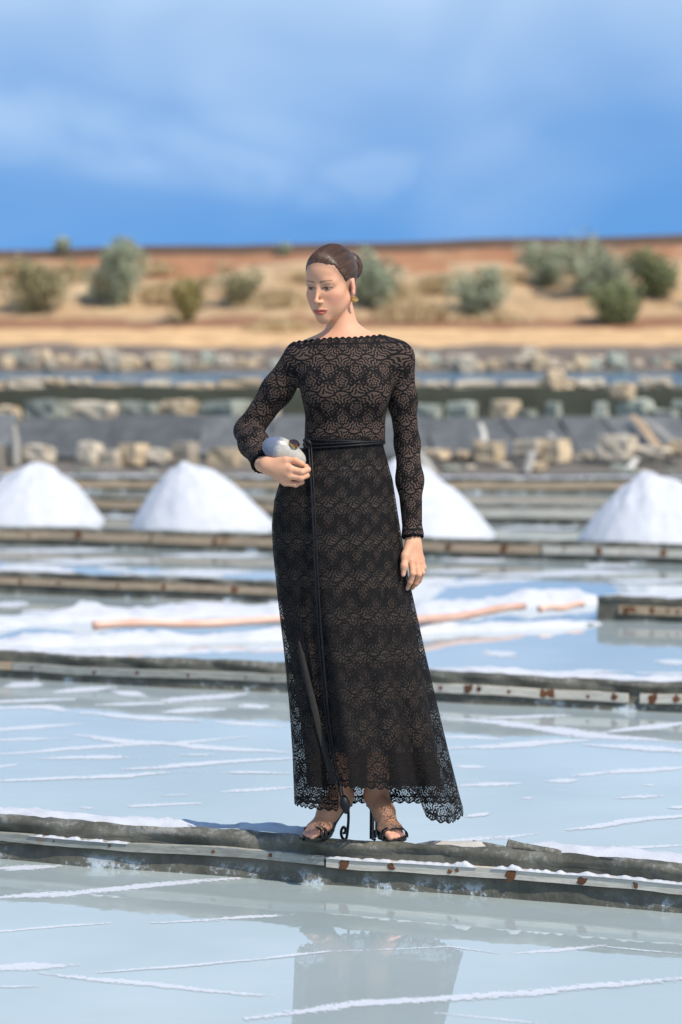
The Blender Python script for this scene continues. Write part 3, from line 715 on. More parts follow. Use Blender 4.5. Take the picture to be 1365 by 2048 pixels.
for a_ in [(830, 640, 190, 560), (780, 600, 120, 535), (880, 580, 130, 520), (560, 610, 140, 545), (330, 600, 110, 530), (160, 560, 110, 505), (40, 540, 120, 498), (620, 560, 120, 520), (1010, 560, 90, 520), (310, 545, 90, 498), (560, 660, 150, 610), (1000, 640, 130, 605)]:
    tussock(*a_, TUL, 700)

# ================================================================== PERSON
# ---- implicit shapes: rounded cones and ellipsoids blended, surface taken with surface nets
class Prim:
    def __init__(s, kind, a, b=None, r=None, r2=None, k=0.01, M=None, op='add', sc_=1.0, g='body'):
        s.kind, s.k, s.op, s.sc, s.g = kind, k, op, sc_, g
        s.M = Matrix.Identity(4) if M is None else M
        s.Mi = np.array(s.M.inverted(), np.float32)
        s.a = np.array(a, np.float32); s.b = None if b is None else np.array(b, np.float32); s.r = r; s.r2 = r2
        if kind == 'cone':
            pts = np.array([s.a, s.b]); e = max(r, r2); lo, hi = pts.min(0) - e, pts.max(0) + e
        else:
            s.r = np.array(r, np.float32); lo, hi = s.a - s.r, s.a + s.r
        cs = np.array([s.M @ Vector((x, y, z)) for x in (lo[0], hi[0]) for y in (lo[1], hi[1]) for z in (lo[2], hi[2])])
        s.lo, s.hi = cs.min(0), cs.max(0)
    def d(s, P):
        L = P @ s.Mi[:3, :3].T + s.Mi[:3, 3]
        if s.kind == 'cone':
            ba = s.b - s.a; t = np.clip(((L - s.a) @ ba) / (ba @ ba), 0, 1)
            return (np.linalg.norm(L - s.a - t[..., None] * ba, axis=-1) - (s.r + (s.r2 - s.r) * t)) * s.sc
        q = (L - s.a); k0 = np.linalg.norm(q / s.r, axis=-1); k1 = np.linalg.norm(q / (s.r * s.r), axis=-1) + 1e-9
        return k0 * (k0 - 1) / k1 * s.sc
def field(prims, lo, hi, h, infl=0.0, ax=None):
    lo = np.array(lo, np.float32)
    if ax is None: ax = [lo[i] + h * np.arange(int(np.ceil((hi[i] - lo[i]) / h)) + 1, dtype=np.float32) for i in range(3)]
    n = np.array([len(q) for q in ax])
    F = np.full(n, 0.06, np.float32)
    for p in prims:
        mg = p.k + 0.035
        i0 = np.array([np.searchsorted(ax[i], p.lo[i] - mg) for i in range(3)]); i1 = np.array([np.searchsorted(ax[i], p.hi[i] + mg) for i in range(3)])
        if np.any(i1 <= i0): continue
        sl = tuple(slice(a_, b_) for a_, b_ in zip(i0, i1))
        P = np.stack(np.meshgrid(ax[0][sl[0]], ax[1][sl[1]], ax[2][sl[2]], indexing='ij'), -1)
        d = p.d(P) - (infl if p.op == 'add' else 0); c_ = F[sl]; k = max(p.k, 1e-4)
        if p.op == 'add':
            hh = np.clip(0.5 + 0.5 * (c_ - d) / k, 0, 1); F[sl] = c_ + (d - c_) * hh - k * hh * (1 - hh)
        else:
            hh = np.clip(0.5 - 0.5 * (c_ + d) / k, 0, 1); F[sl] = c_ + (-d - c_) * hh + k * hh * (1 - hh)
    return F, ax
def nets(F, ax, h):
    s = F < 0; n = np.array(F.shape) - 1
    cnt = np.zeros(n, np.int8); sl = lambda o, e: tuple(slice(o[i], o[i] + e[i]) for i in range(3))
    for o in np.ndindex(2, 2, 2): cnt += s[sl(o, n)]
    act = (cnt > 0) & (cnt < 8); idx = np.full(n, -1, np.int32); cells = np.argwhere(act); idx[act] = np.arange(len(cells))
    acc = np.zeros((len(cells), 3), np.float32); num = np.zeros(len(cells), np.float32)
    for o in np.ndindex(2, 2, 2):
        for a_ in range(3):
            if o[a_]: continue
            o2 = list(o); o2[a_] = 1
            c0, c1 = cells + np.array(o), cells + np.array(o2)
            f0, f1 = F[tuple(c0.T)], F[tuple(c1.T)]; m_ = (f0 < 0) != (f1 < 0)
            t = np.where(m_, f0 / np.where(m_, f0 - f1, 1), 0); p = np.tile(np.array(o, np.float32), (len(cells), 1)); p[:, a_] += t
            acc += p * m_[:, None]; num += m_
    v = cells + acc / num[:, None]; v = np.stack([np.interp(v[:, i], np.arange(len(ax[i])), ax[i]) for i in range(3)], 1)
    Q = []
    for a_ in range(3):
        b_, c_ = (a_ + 1) % 3, (a_ + 2) % 3
        e = list(n); e[a_] = n[a_]
        lo = [0, 0, 0]; lo[b_] = 1; lo[c_] = 1
        ext = [n[i] - lo[i] for i in range(3)]
        s0 = s[tuple(slice(lo[i], lo[i] + ext[i]) for i in range(3))]; l1 = list(lo); l1[a_] += 1
        s1 = s[tuple(slice(l1[i], l1[i] + ext[i]) for i in range(3))]
        E = np.argwhere(s0 != s1)
        if not len(E): continue
        inside = s0[tuple(E.T)]; E = E + np.array(lo); db = np.eye(3, dtype=int)[b_]; dc = np.eye(3, dtype=int)[c_]
        q = np.stack([idx[tuple((E - db - dc).T)], idx[tuple((E - dc).T)], idx[tuple(E.T)], idx[tuple((E - db).T)]], 1)
        q[~inside] = q[~inside][:, ::-1]; Q.append(q)
    return v, np.concatenate(Q)
def relax(v, f, it=2, lam=0.5):
    e = np.concatenate([f[:, [0, 1]], f[:, [1, 2]], f[:, [2, 3]], f[:, [3, 0]]])
    for _ in range(it):
        s = np.zeros_like(v); c_ = np.zeros(len(v)); np.add.at(s, e[:, 0], v[e[:, 1]]); np.add.at(c_, e[:, 0], 1); np.add.at(s, e[:, 1], v[e[:, 0]]); np.add.at(c_, e[:, 1], 1)
        v = v + lam * (s / np.maximum(c_, 1)[:, None] - v)
    return v

# ---- head frame: turned to her right, looking a little down
HO = W(663, 566, 0.0)
HM = Matrix.Translation(HO) @ Matrix.Rotation(R(-28), 4, 'Z') @ Matrix.Rotation(R(12), 4, 'X') @ Matrix.Diagonal((0.91, .975, .975, 1))
def hp(kind, a_, b_=None, r=None, r2=None, k=0.012, op='add'): return Prim(kind, a_, b_, r, r2, k, HM, op)
HEAD = [hp('ell', (0, .014, .030), r=(.0735, .093, .083)), hp('ell', (0, -.028, -.022), r=(.0580, .063, .083), k=.02), hp('ell', (0, -.044, .044), r=(.057, .046, .050), k=.02),
        hp('ell', (0, -.036, -.064), r=(.0400, .047, .043), k=.02)]
for s in (-1, 1):
    HEAD += [hp('ell', (s * .041, -.050, -.024), r=(.021, .024, .018), k=.026), hp('cone', (s * .052, .004, -.052), (s * .011, -.072, -.096), .015, .011, k=.026)]
HEAD += [hp('ell', (0, -.0770, -.0975), r=(.0140, .0130, .0120), k=.016), hp('ell', (0, -.074, -.068), r=(.027, .023, .028), k=.016)]
for s in (-1, 1):
    HEAD += [hp('cone', (s * .026, -.0760, .0175), (s * .046, -.067, .0150), .0080, .0065, k=.022), hp('ell', (s * .029, -.048, -.050), r=(.022, .024, .027), k=.028)]
for s in (-1, 1):
    HEAD += [hp('ell', (s * .0305, -.096, -.001), r=(.0160, .0130, .0095), k=.014, op='sub')]
HEAD += [hp('cone', (0, -.0865, .004), (0, -.1080, -.036), .0056, .0066, k=.011), hp('ell', (0, -.1080, -.0385), r=(.0074, .0072, .0064), k=.006)]
for s in (-1, 1):
    HEAD += [hp('ell', (s * .0105, -.0985, -.0415), r=(.0062, .0085, .0058), k=.006),
             hp('ell', (s * .0305, -.0715, -.0005), r=(.0135, .0130, .0118), k=.003), hp('cone', (s * .0185, -.0812, .0062), (s * .0425, -.0768, .0050), .0040, .0036, k=.004)]
HEAD += [hp('cone', (-.0190, -.0895, -.0700), (.0190, -.0895, -.0700), .0040, .0040, k=.007), hp('ell', (0, -.0955, -.0665), r=(.0150, .0058, .0046), k=.004), hp('ell', (0, -.0945, -.0775), r=(.0150, .0066, .0058), k=.004),
         hp('cone', (-.020, -.0955, -.0718), (.020, -.0955, -.0718), .0016, .0016, k=.003, op='sub')]
for s in (-1, 1):
    E_ = HM @ Matrix.Translation((s * .0735, .013, -.012)) @ Matrix.Rotation(R(s * 24), 4, 'Z') @ Matrix.Rotation(R(-12), 4, 'X')
    HEAD += [Prim('ell', (0, .007, .003), r=(.0085, .0190, .0265), k=.006, M=E_), Prim('ell', (0, -.002, -.022), r=(.006, .0085, .0105), k=.006, M=E_), Prim('ell', (s * .0085, .005, .002), r=(.0066, .0110, .0175), k=.004, M=E_, op='sub')]
# ---- neck, torso, limbs
def c2(a_, b_, r, r2, k=0.02, **kw): return Prim('cone', a_, b_, r, r2, k, **kw)
def flatY(c_, f): return Matrix.Translation(c_) @ Matrix.Diagonal((1, f, 1, 1)) @ Matrix.Translation(-c_)
nk0 = HM @ Vector((0, .024, -.048)); nk1 = W(694, 690, .030)
SL, SR = W(799, 716, .015), W(598, 717, .015)
EL, WL = W(815, 888, .045), W(826, 1072, -.02)
ER, WR = W(497, 862, .060), W(526, 928, -.125)
TORSO = [c2(nk0, nk1, .0435, .0445, .015), c2(nk1, W(694, 722, .03), .046, .075, .03)]
for S_, i_ in ((SL, W(718, 676, .040)), (SR, W(670, 676, .040))): TORSO.append(c2(i_, S_ + Vector((-.018 if S_ is SL else .018, .01, .002)), .026, .034, .03))
TORSO += [c2(W(622, 722, .02), W(778, 722, .02), .056, .056, .04, M=flatY(W(700, 722, .02), 0.9), sc_=.9)]
ct = W(692, 760, .01)
TORSO += [c2(W(693, 752, .01), W(690, 885, .0), .128, .108, .05, M=flatY(ct, 0.70), sc_=.7)]
for px in (650, 734): TORSO.append(Prim('ell', W(px, 780, -.050), r=(.052, .040, .055), k=.06))
TORSO += [c2(W(690, 885, .012), W(684, 1000, .02), .100, .130, .03, M=flatY(W(690, 940, .012), 0.66), sc_=.66)]
ARM_L = [c2(SL, W(805, 800, .035), .0395, .0345, .016), c2(W(805, 800, .035), EL, .0345, .031, .03), c2(EL, W(820, 960, .02), .0315, .0315, .02), c2(W(820, 960, .02), WL, .0315, .0225, .03)]
ARM_R = [c2(SR, W(555, 780, .045), .041, .0375, .016), c2(W(555, 780, .045), ER, .0375, .033, .03), c2(ER, ER.lerp(WR, .38), .0345, .035, .02), c2(ER.lerp(WR, .38), WR, .035, .0235, .03)]
# ---- hands
def chain(pts, r, k=0.004): return [Prim('cone', pts[i], pts[i + 1], r[i], r[i + 1], k) for i in range(len(pts) - 1)]
HAND_L = [c2(WL, W(828, 1092, -.03), .0225, .021, .012, M=None)]
wl = W(828, 1088, -.028)
for kn, r_ in ((W(823, 1121, -.056), .0125), (W(832, 1124, -.046), .0125), (W(839, 1123, -.032), .0120), (W(843, 1118, -.016), .011)): HAND_L.append(c2(wl, kn, .0175, r_, .012))
HAND_L += chain([W(823, 1121, -.056), W(826, 1147, -.070), W(821, 1164, -.062), W(815, 1177, -.050)], [.0108, .0092, .0082, .0066])
HAND_L += chain([W(832, 1124, -.046), W(838, 1149, -.058), W(832, 1166, -.046), W(825, 1176, -.032)], [.0108, .0092, .0082, .0066])
HAND_L += chain([W(839, 1123, -.032), W(845, 1145, -.040), W(839, 1161, -.028), W(832, 1170, -.014)], [.0104, .0088, .0078, .0064])
HAND_L += chain([W(843, 1118, -.016), W(848, 1136, -.020), W(844, 1149, -.010), W(838, 1157, .000)], [.0094, .0080, .0070, .0058])
HAND_L += chain([W(820, 1090, -.040), W(811, 1112, -.066), W(809, 1132, -.080), W(807, 1149, -.082)], [.0165, .0120, .0100, .0072], .010)
HAND_R = [c2(WR, W(534, 930, -.145), .0215, .021, .012)]
wr = W(536, 931, -.150)
for kn, r_ in ((W(572, 921, -.180), .0130), (W(581, 938, -.192), .0130), (W(579, 952, -.190), .0125), (W(571, 965, -.180), .0115)): HAND_R.append(c2(wr, kn, .0200, r_, .014))
HAND_R += chain([W(572, 921, -.180), W(592, 921, -.186), W(604, 928, -.178), W(612, 934, -.164)], [.0112, .0098, .0086, .0068])
HAND_R += chain([W(581, 938, -.192), W(604, 944, -.196), W(616, 939, -.180), W(613, 932, -.158)], [.0112, .0098, .0088, .0070])
HAND_R += chain([W(579, 952, -.190), W(602, 956, -.194), W(614, 951, -.178), W(609, 943, -.156)], [.0108, .0094, .0084, .0068])
HAND_R += chain([W(571, 965, -.180), W(592, 969, -.184), W(604, 964, -.170), W(600, 956, -.150)], [.0100, .0084, .0076, .0060])
HAND_R += chain([W(541, 921, -.142), W(557, 915, -.108), W(574, 916, -.088), W(590, 922, -.086)], [.0155, .0115, .0095, .0072], .010)
# ---- legs and feet
def foot_frame(heel, ang, zg): # x forward, y to its left
    return Matrix.Translation((heel.x, heel.y, zg)) @ Matrix.Rotation(ang, 4, 'Z')
Z_HEEL, Z_TOE = 0.107, 0.143
def foot(heel_px, toe_dx, toe_dy, big):
    h_ = at(heel_px, 1600, WD + 0.115); ang = math.atan2(toe_dy, toe_dx); M = foot_frame(h_, ang, Z_TOE)
    hz = 0.076                                             # heel seat above the toes' level
    P = [Prim('ell', (0.002, 0, hz + .028), r=(.031, .027, .030), k=.012, M=M), c2((.022, 0, hz + .045), (.038, 0, hz + .105), .029, .0285, .03, M=M),
         c2((.030, 0, hz + .040), (.090, 0, .070), .031, .027, .03, M=M), c2((.090, 0, .068), (.150, 0.004 * big, .026), .028, .020, .03, M=M),
         Prim('ell', (.138, 0, .026), r=(.038, .041, .017), k=.02, M=M), c2((.02, 0, hz + .022), (.12, -.006 * big, .024), .022, .018, .03, M=M)]
    ys = [.026, .011, -.002, -.014, -.025]; ln = [.212, .214, .206, .197, .186]; rr = [.0115, .0085, .0080, .0076, .0072]
    for y_, l_, r_ in zip(ys, ln, rr):
        P += [c2((.155, y_ * big * .95, .0185), (l_ - .022, y_ * big, .0165), r_ * 1.0, r_ * .95, .004, M=M), c2((l_ - .022, y_ * big, .0165), (l_ - .004, y_ * big * .98, .0115), r_ * .95, r_ * .85, .003, M=M)]
    return M, hz, P
FM1, HZ, FOOT_1 = foot(690, -.118, -.165, 1)     # her right foot: toes point out to her right; the big toe faces the other foot
FM2, _, FOOT_2 = foot(748, .070, -.185, -1)
an1, an2 = FM1 @ Vector((.038, 0, HZ + .105)), FM2 @ Vector((.038, 0, HZ + .105))
def leg(an, hip, side):
    kn = an.lerp(hip, .50) + Vector((0, -.03, 0)); ca_ = an.lerp(kn, .62) + Vector((0, .035, 0))
    return [c2(an, ca_, .0285, .048, .03), c2(ca_, kn, .048, .046, .03), c2(kn, hip, .048, .075, .03)]
LEG_1, LEG_2 = leg(an1, W(652, 1020, .02), -1), leg(an2, W(722, 1020, .02), 1)
BODY = HEAD + TORSO + ARM_L + ARM_R + HAND_L + HAND_R + FOOT_1 + FOOT_2 + LEG_1 + LEG_2
person = empty('person', (W(705, 1690).x, WD + .03, Z_TOE))
tag(person, 'woman with sleek bun in long black lace gown standing on the dike, clutch in hand', 'person')
# the body is one continuous surface; rows are sampled finer where skin shows
def bbox(prims, m_): return np.min([p.lo for p in prims], 0) - m_, np.max([p.hi for p in prims], 0) + m_
zneck = W(694, 690).z
lo, hi = bbox(BODY, .012)
fine = [bbox(H_, .006) for H_ in (HEAD, HAND_L, HAND_R, FOOT_1, FOOT_2)]
def axis(i, a_, b_, f_, c_, extra=()):
    out, z = [], a_
    while z < b_ + c_:
        out.append(z); z += f_ if any(q[0][i] - c_ < z < q[1][i] for q in fine) or any(e0 < z < e1 for e0, e1 in extra) else c_
    return np.array(out, np.float32)
axs = [axis(0, lo[0], hi[0], .0020, .0045), axis(1, lo[1], hi[1], .0019, .0040), axis(2, lo[2], hi[2], .0018, .0070, ((zneck - .03, hi[2]),))]
F, ax = field(BODY, lo, hi, .002, 0.0, axs); BV, BF = nets(F, ax, .002); BV = relax(BV, BF, 2, .45)
me = npmesh('body', BV, BF)
# colour of the skin, with eye-socket and nostril shade painted in: lips, brows, lashes, irises, warm ears, knuckles and nails
L = (np.c_[BV, np.ones(len(BV))] @ np.array(HM.inverted()).T)[:, :3]
def blob(c_, r, soft=1.0):
    q = np.linalg.norm((L - np.array(c_)) / np.array(r), axis=1); return np.clip((1.25 - q) / 0.5 * soft, 0, 1)
col = np.tile(np.array([0.63, 0.325, 0.195]), (len(BV), 1))
def paint(wt, c_, op=1.0):
    global col
    wt = (wt * op)[:, None]; col = col * (1 - wt) + np.array(c_) * wt
near = np.linalg.norm(L, axis=1) < .2
for s in (-1, 1):
    paint(blob((s * .044, -.068, -.036), (.028, .03, .022)) * near, (.64, .27, .18), .6)
    paint(blob((s * .078, .016, -.008), (.014, .03, .035)) * near, (.66, .30, .22), .6)
    # eye: white and upper lid darkened as painted shade, iris, lid line, lashes
    paint(blob((s * .0305, -.083, -.0022), (.0145, .010, .0040)) * near, (.38, .28, .23), .85)
    ir = np.linalg.norm((L[:, [0, 2]] - np.array((s * .0305 - .0015, -.0018))) / np.array((.0066, .0064)), axis=1)
    paint(np.clip((1.2 - ir) / .4, 0, 1) * (blob((s * .0305, -.083, -.0020), (.0140, .010, .0043)) > .4) * near, (.085, .048, .028), .95)
    lx = (L[:, 0] - s * .0305) / .0160; lid = .0032 - .0044 * lx * lx - .0006 * lx * s
    paint(np.clip(1.3 - np.abs(L[:, 2] - lid) / .0019, 0, 1) * (np.abs(lx) < 1.1) * (L[:, 1] < -.06) * near, (.045, .028, .020), .95)
    lo_ = -.0062 + .0042 * lx * lx
    paint(np.clip(1.2 - np.abs(L[:, 2] - lo_) / .0012, 0, 1) * (np.abs(lx) < 1.0) * (L[:, 1] < -.06) * near, (.20, .11, .08), .6)
    paint(blob((s * .0305, -.083, .0085), (.016, .012, .005)) * near, (.40, .22, .15), .6)
    bx = (L[:, 0] * s - .030) / .0195; by = .0205 + .0022 * (1 - (bx - .35) ** 2)
    paint(np.clip(1.35 - np.abs(L[:, 2] - by) / (.0024 - .0009 * np.clip(bx, -1, 1)), 0, 1) * (np.abs(bx) < 1.0) * (L[:, 1] < -.05) * near, (.13, .072, .046), .8)
lx = np.clip(np.abs(L[:, 0]) / .0262, 0, 1.2)
up = -.0632 - .0040 * lx ** 2 - .0012 * np.clip(1 - np.abs(lx - .0) / .18, 0, 1); dn = -.0838 + .0100 * lx ** 2.2
lip = (np.clip((up - L[:, 2]) / .0015, 0, 1) * np.clip((L[:, 2] - dn) / .0015, 0, 1)) * (lx < 1) * (L[:, 1] < -.07) * near
paint(lip, (.46, .10, .068), .88)
paint(np.clip(1.2 - np.abs(L[:, 2] + .0716 - .0026 * lx ** 2) / .0011, 0, 1) * (lx < 1.02) * (L[:, 1] < -.075) * near, (.16, .030, .024), .85)
for s in (-1, 1): paint(blob((s * .0075, -.104, -.0452), (.0036, .006, .0022)) * near, (.20, .09, .06), .8)  # nostrils: shade of the openings painted on the skin
hl = .740 * L[:, 1] + .672 * L[:, 2] + .009
paint(np.clip(1 + (hl - .000) / .012, 0, 1) * near * (L[:, 2] > -.03) * (np.abs(L[:, 0]) < .071), (.20, .115, .075), .55)
for tips, nr in (((W(815, 1177, -.056), W(807, 1150, -.088)), .0055), ((W(612, 934, -.170),), .005)):
    for t_ in tips: paint(np.clip(1.4 - np.linalg.norm(BV - np.array(t_), axis=1) / nr, 0, 1), (.70, .42, .36), .8)
for M_, big in ((FM1, 1), (FM2, -1)):
    for y_, l_ in zip([.026, .011, -.002, -.014, -.025], [.212, .214, .206, .197, .186]):
        t_ = M_ @ Vector((l_ - .002, y_ * big, .019)); paint(np.clip(1.3 - np.linalg.norm(BV - np.array(t_), axis=1) / .007, 0, 1), (.66, .25, .20), .85)
        t_ = M_ @ Vector((l_ - .010, y_ * big, .014)); paint(np.clip(1.3 - np.linalg.norm(BV - np.array(t_), axis=1) / .018, 0, 1), (.66, .34, .26), .4)
ca = me.color_attributes.new('skin_colour', 'FLOAT_COLOR', 'POINT'); ca.data.foreach_set('color', np.c_[col, np.ones(len(col))].astype(np.float32).ravel())
m = Mat('skin', 0.58); m.inp('Base Color', m.attr('skin_colour').outputs['Color'])
m.b.inputs['Subsurface Weight'].default_value = 0.30; m.b.inputs['Subsurface Radius'].default_value = (.016, .006, .003); m.b.inputs['Subsurface Scale'].default_value = 0.6
m.b.inputs['Specular IOR Level'].default_value = 0.38
m.bump(m.noise(m.geo(), 420, 3), 0.12, 0.001)
body = local(link('body', me, m.m, smooth=True), person)

# ---- hair
m = Mat('dark_brown_hair', 0.36, Specular_IOR_Level=.3)
hc = m.attr('strand').outputs['Vector']; st = m.noise(m.mapping(hc, (1, 1, 1)), 1.0, 5, 0.6)
m.inp('Base Color', m.mix(st.step(.3, .75), (.026, .013, .007), (.120, .060, .032))); m.bump(st, .55, .004); m.inp('Roughness', st.step(.2, .8, .24, .42))
HAIRM = m.m
hair_p = [hp('ell', (0, .016, .032), r=(.0755, .0955, .0865)), hp('ell', (0, -.036, .048), r=(.061, .046, .056), k=.02), hp('ell', (0, .050, -.012), r=(.050, .050, .055), k=.02)]
lo, hi = bbox(hair_p, .012); F, ax = field(hair_p, lo, hi, .0019, .0015)
G = np.stack(np.meshgrid(*ax, indexing='ij'), -1).reshape(-1, 3); GL = (np.c_[G, np.ones(len(G))] @ np.array(HM.inverted()).T)[:, :3]
line = .740 * GL[:, 1] + .672 * GL[:, 2] + .009 - .013 * np.clip(1 - np.abs(np.abs(GL[:, 0]) - .052) / .02, 0, 1) * (GL[:, 2] > .02) + .0022 * np.sin(GL[:, 0] * 520) * np.sin(GL[:, 0] * 210 + GL[:, 2] * 300)
earcut = .030 - np.linalg.norm((GL - np.array((.078, .004, -.016))) * np.array((.4, 1, 1)), axis=1)
earcut2 = .030 - np.linalg.norm((GL - np.array((-.078, .004, -.016))) * np.array((.4, 1, 1)), axis=1)
F = np.maximum(np.maximum(F, np.maximum(earcut, earcut2).reshape(F.shape)), -(line - .0).reshape(F.shape) * 1.0)
v, f = nets(F, ax, .0019); v = relax(v, f, 3, .5)
def strands(me, v, kind):
    q = (np.c_[v, np.ones(len(v))] @ np.array(HM.inverted()).T)[:, :3]
    if kind == 'cap':            # combed back towards the bun: lines of constant angle about the bun axis
        an = np.arctan2(q[:, 0], q[:, 2] - .030); c_ = np.stack([an * 16 + .5 * np.sin(q[:, 1] * 30), q[:, 1] * 14, q[:, 2] * 2], 1)
    else:
        an = np.arctan2(q[:, 0] - .012, q[:, 2] - .03); rr = np.hypot(q[:, 0] - .012, q[:, 2] - .03); c_ = np.stack([rr * 420 + an * .8, an * 2, q[:, 1] * 60], 1)
    a_ = me.attributes.new('strand', 'FLOAT_VECTOR', 'POINT'); a_.data.foreach_set('vector', c_.astype(np.float32).ravel())
me = npmesh('hair', v, f); strands(me, v, 'cap'); hair = local(link('hair', me, HAIRM, smooth=True), person)
bun = [hp('ell', (.012, .122, .030), r=(.041, .031, .046), k=.008)]
for k in range(5):
    a_ = 2 * math.pi * k / 5 + .4; bun.append(hp('cone', (.012 + .021 * math.cos(a_), .128, .030 + .024 * math.sin(a_)), (.012 + .021 * math.cos(a_ + 1.1), .132, .030 + .024 * math.sin(a_ + 1.1)), .014, .012, k=.005))
lo, hi = bbox(bun, .01); F, ax = field(bun, lo, hi, .0019); v, f = nets(F, ax, .0019); v = relax(v, f, 2)
me = npmesh('hair_bun', v, f); strands(me, v, 'bun'); local(link('hair_bun', me, HAIRM, smooth=True), hair).matrix_parent_inverse = Matrix.Identity(4)

# combed strands lying over the cap, from the hairline to the bun
r_ = np.random.default_rng(5); NS, NP = 520, 16
Hi = np.array(HM, float); c0 = np.array((0, .016, .032)); ph = r_.uniform(-1.75, 1.75, NS)
st_d = np.stack([np.sin(ph) * .98, -.82 * np.cos(ph * .82) + .02, .62 * np.cos(ph) - .10], 1) + r_.normal(0, .03, (NS, 3)); st_d /= np.linalg.norm(st_d, axis=1)[:, None]
en_d = np.array((.12, .93, .08)) + r_.normal(0, .10, (NS, 3)); en_d /= np.linalg.norm(en_d, axis=1)[:, None]
T = np.linspace(0.02, 1, NP); om = np.arccos(np.clip((st_d * en_d).sum(1), -1, 1))[:, None, None]
D_ = (np.sin((1 - T)[None, :, None] * om) * st_d[:, None] + np.sin(T[None, :, None] * om) * en_d[:, None]) / np.sin(om)
lo_s, hi_s = np.full((NS, NP), .03), np.full((NS, NP), .15)
def hairf(P):
    Pw = P.reshape(-1, 3) @ Hi[:3, :3].T + Hi[:3, 3]; F_ = None
    for p in hair_p:
        d_ = p.d(Pw.astype(np.float32)) - .0015
        if F_ is None: F_ = d_
        else: hh = np.clip(.5 + .5 * (F_ - d_) / p.k, 0, 1); F_ = F_ + (d_ - F_) * hh - p.k * hh * (1 - hh)
    return F_.reshape(P.shape[:2])
for _ in range(16):
    md = (lo_s + hi_s) / 2; f_ = hairf(c0 + D_ * md[..., None]); lo_s = np.where(f_ < 0, md, lo_s); hi_s = np.where(f_ < 0, hi_s, md)
lift = r_.uniform(.0002, .0012, NS)[:, None] * np.sin(np.pi * T)[None] ** .5
SP = c0 + D_ * (lo_s + lift)[..., None]; SP = SP @ Hi[:3, :3].T + Hi[:3, 3]
tan = np.gradient(SP, axis=1); nor = D_ @ Hi[:3, :3].T; sdv = np.cross(tan, nor); sdv /= np.linalg.norm(sdv, axis=2)[..., None] + 1e-9
wv_ = (.00055 * np.sin(np.pi * np.clip(T * .9 + .08, 0, 1)) ** .4)[None, :, None]
V_ = np.stack([SP - sdv * wv_, SP + nor * .0004, SP + sdv * wv_], 2).reshape(-1, 3)
ii = (np.arange(NS) * NP * 3)[:, None, None] + (np.arange(NP - 1) * 3)[None, :, None] + np.arange(2)[None, None]
me = npmesh('hair_strands', V_, np.stack([ii, ii + 1, ii + 4, ii + 3], -1).reshape(-1, 4))
a_ = me.attributes.new('strand', 'FLOAT_VECTOR', 'POINT'); a_.data.foreach_set('vector', np.repeat(r_.uniform(0, 60, (NS, 3)), NP * 3, 0).astype(np.float32).ravel())
o = local(link('hair_strands', me, HAIRM, smooth=True), hair); o.matrix_parent_inverse = Matrix.Identity(4); o['kind'] = 'stuff'

# ---- earring
GOLD = Mat('gold', 0.25, Metallic=1.0); GOLD.inp('Base Color', (.62, .40, .15, 1)); GOLD = GOLD.m
ep = HM @ Vector((.079, .008, -.047))
bm = bmesh.new()
for k in range(15):
    a_ = k * 2.4; rr = .0026 * math.sqrt(k)
    bmesh.ops.create_icosphere(bm, subdivisions=2, radius=.0030 if k % 3 else .0040, matrix=Matrix.Translation(ep + Vector((rr * math.cos(a_), -.002 * (k % 3), rr * math.sin(a_) - .008))))
me = bpy.data.meshes.new('earring'); bm.to_mesh(me); bm.free(); local(link('earring', me, GOLD, smooth=True), person)

# ---- lace: medallions in a half-drop repeat, each of ringed petals with a veined border; fine net between
def lace(m, vec, dist=None):
    x, y, z = m.sep(vec)
    wn = m.noise(vec, 38, 2); wn2 = m.noise(m.mapping(vec, (1, 1, 1), (0, 0, 1.3)), 41, 2)
    x = x + (wn - .5) * .006; y = y + (wn2 - .5) * .006
    CW, CH = .078, .112
    fy = ((y / CH).fract() - .5) * 2; below = fy.less(0.0)
    a_ = ((x / CW + below * .5).fract() - .5) * 2; ya = fy.abs(); xa = a_.abs()
    # lotus rising from the zigzag (ya = 1) towards the open crescents (ya = 0)
    yy = (ya - .66) * 1.35; rr = (a_ * a_ * .85 + yy * yy).sqrt(); th = yy.atan2(a_)
    pet = (th * 2.5 + .785).sin().abs() * rr.step(.60, .30) + (th * 5.5).sin().abs() * rr.step(.30, .60)
    l1 = (((rr * 4.4 - pet * .62).fract() - .5).abs() * 2).step(.56, .38)
    ex = (xa - .62) / .20; ey = (ya - .70) / .26; eye = ((ex * ex + ey * ey).sqrt() - .75).abs().step(.34, .20)
    core = (ex * ex + ey * ey).sqrt().step(.34, .2)
    tip = ((xa * .9 + (ya - .16) * -1.0 + .10).abs()).step(.07, .035) * ya.step(.52, .40)
    zig = (ya - xa * -.50 - 1.18).abs(); zl = zig.step(.060, .035).max((zig - .17).abs().step(.040, .022))
    edge_ = (ya - .035 - (a_ * 3.14159 + 1.5708).sin() * .135)
    rim = edge_.abs().step(.060, .035)
    t = (l1.max(eye).max(core).max(tip) * edge_.step(-.02, .02)).max(zl).max(rim)
    if dist is not None:
        d_ = X(m.nt, dist)
        t = t.max(d_.step(.0065, .0045)).max((d_ - .020).abs().step(.0035, .002))
    return t.min(1.0)
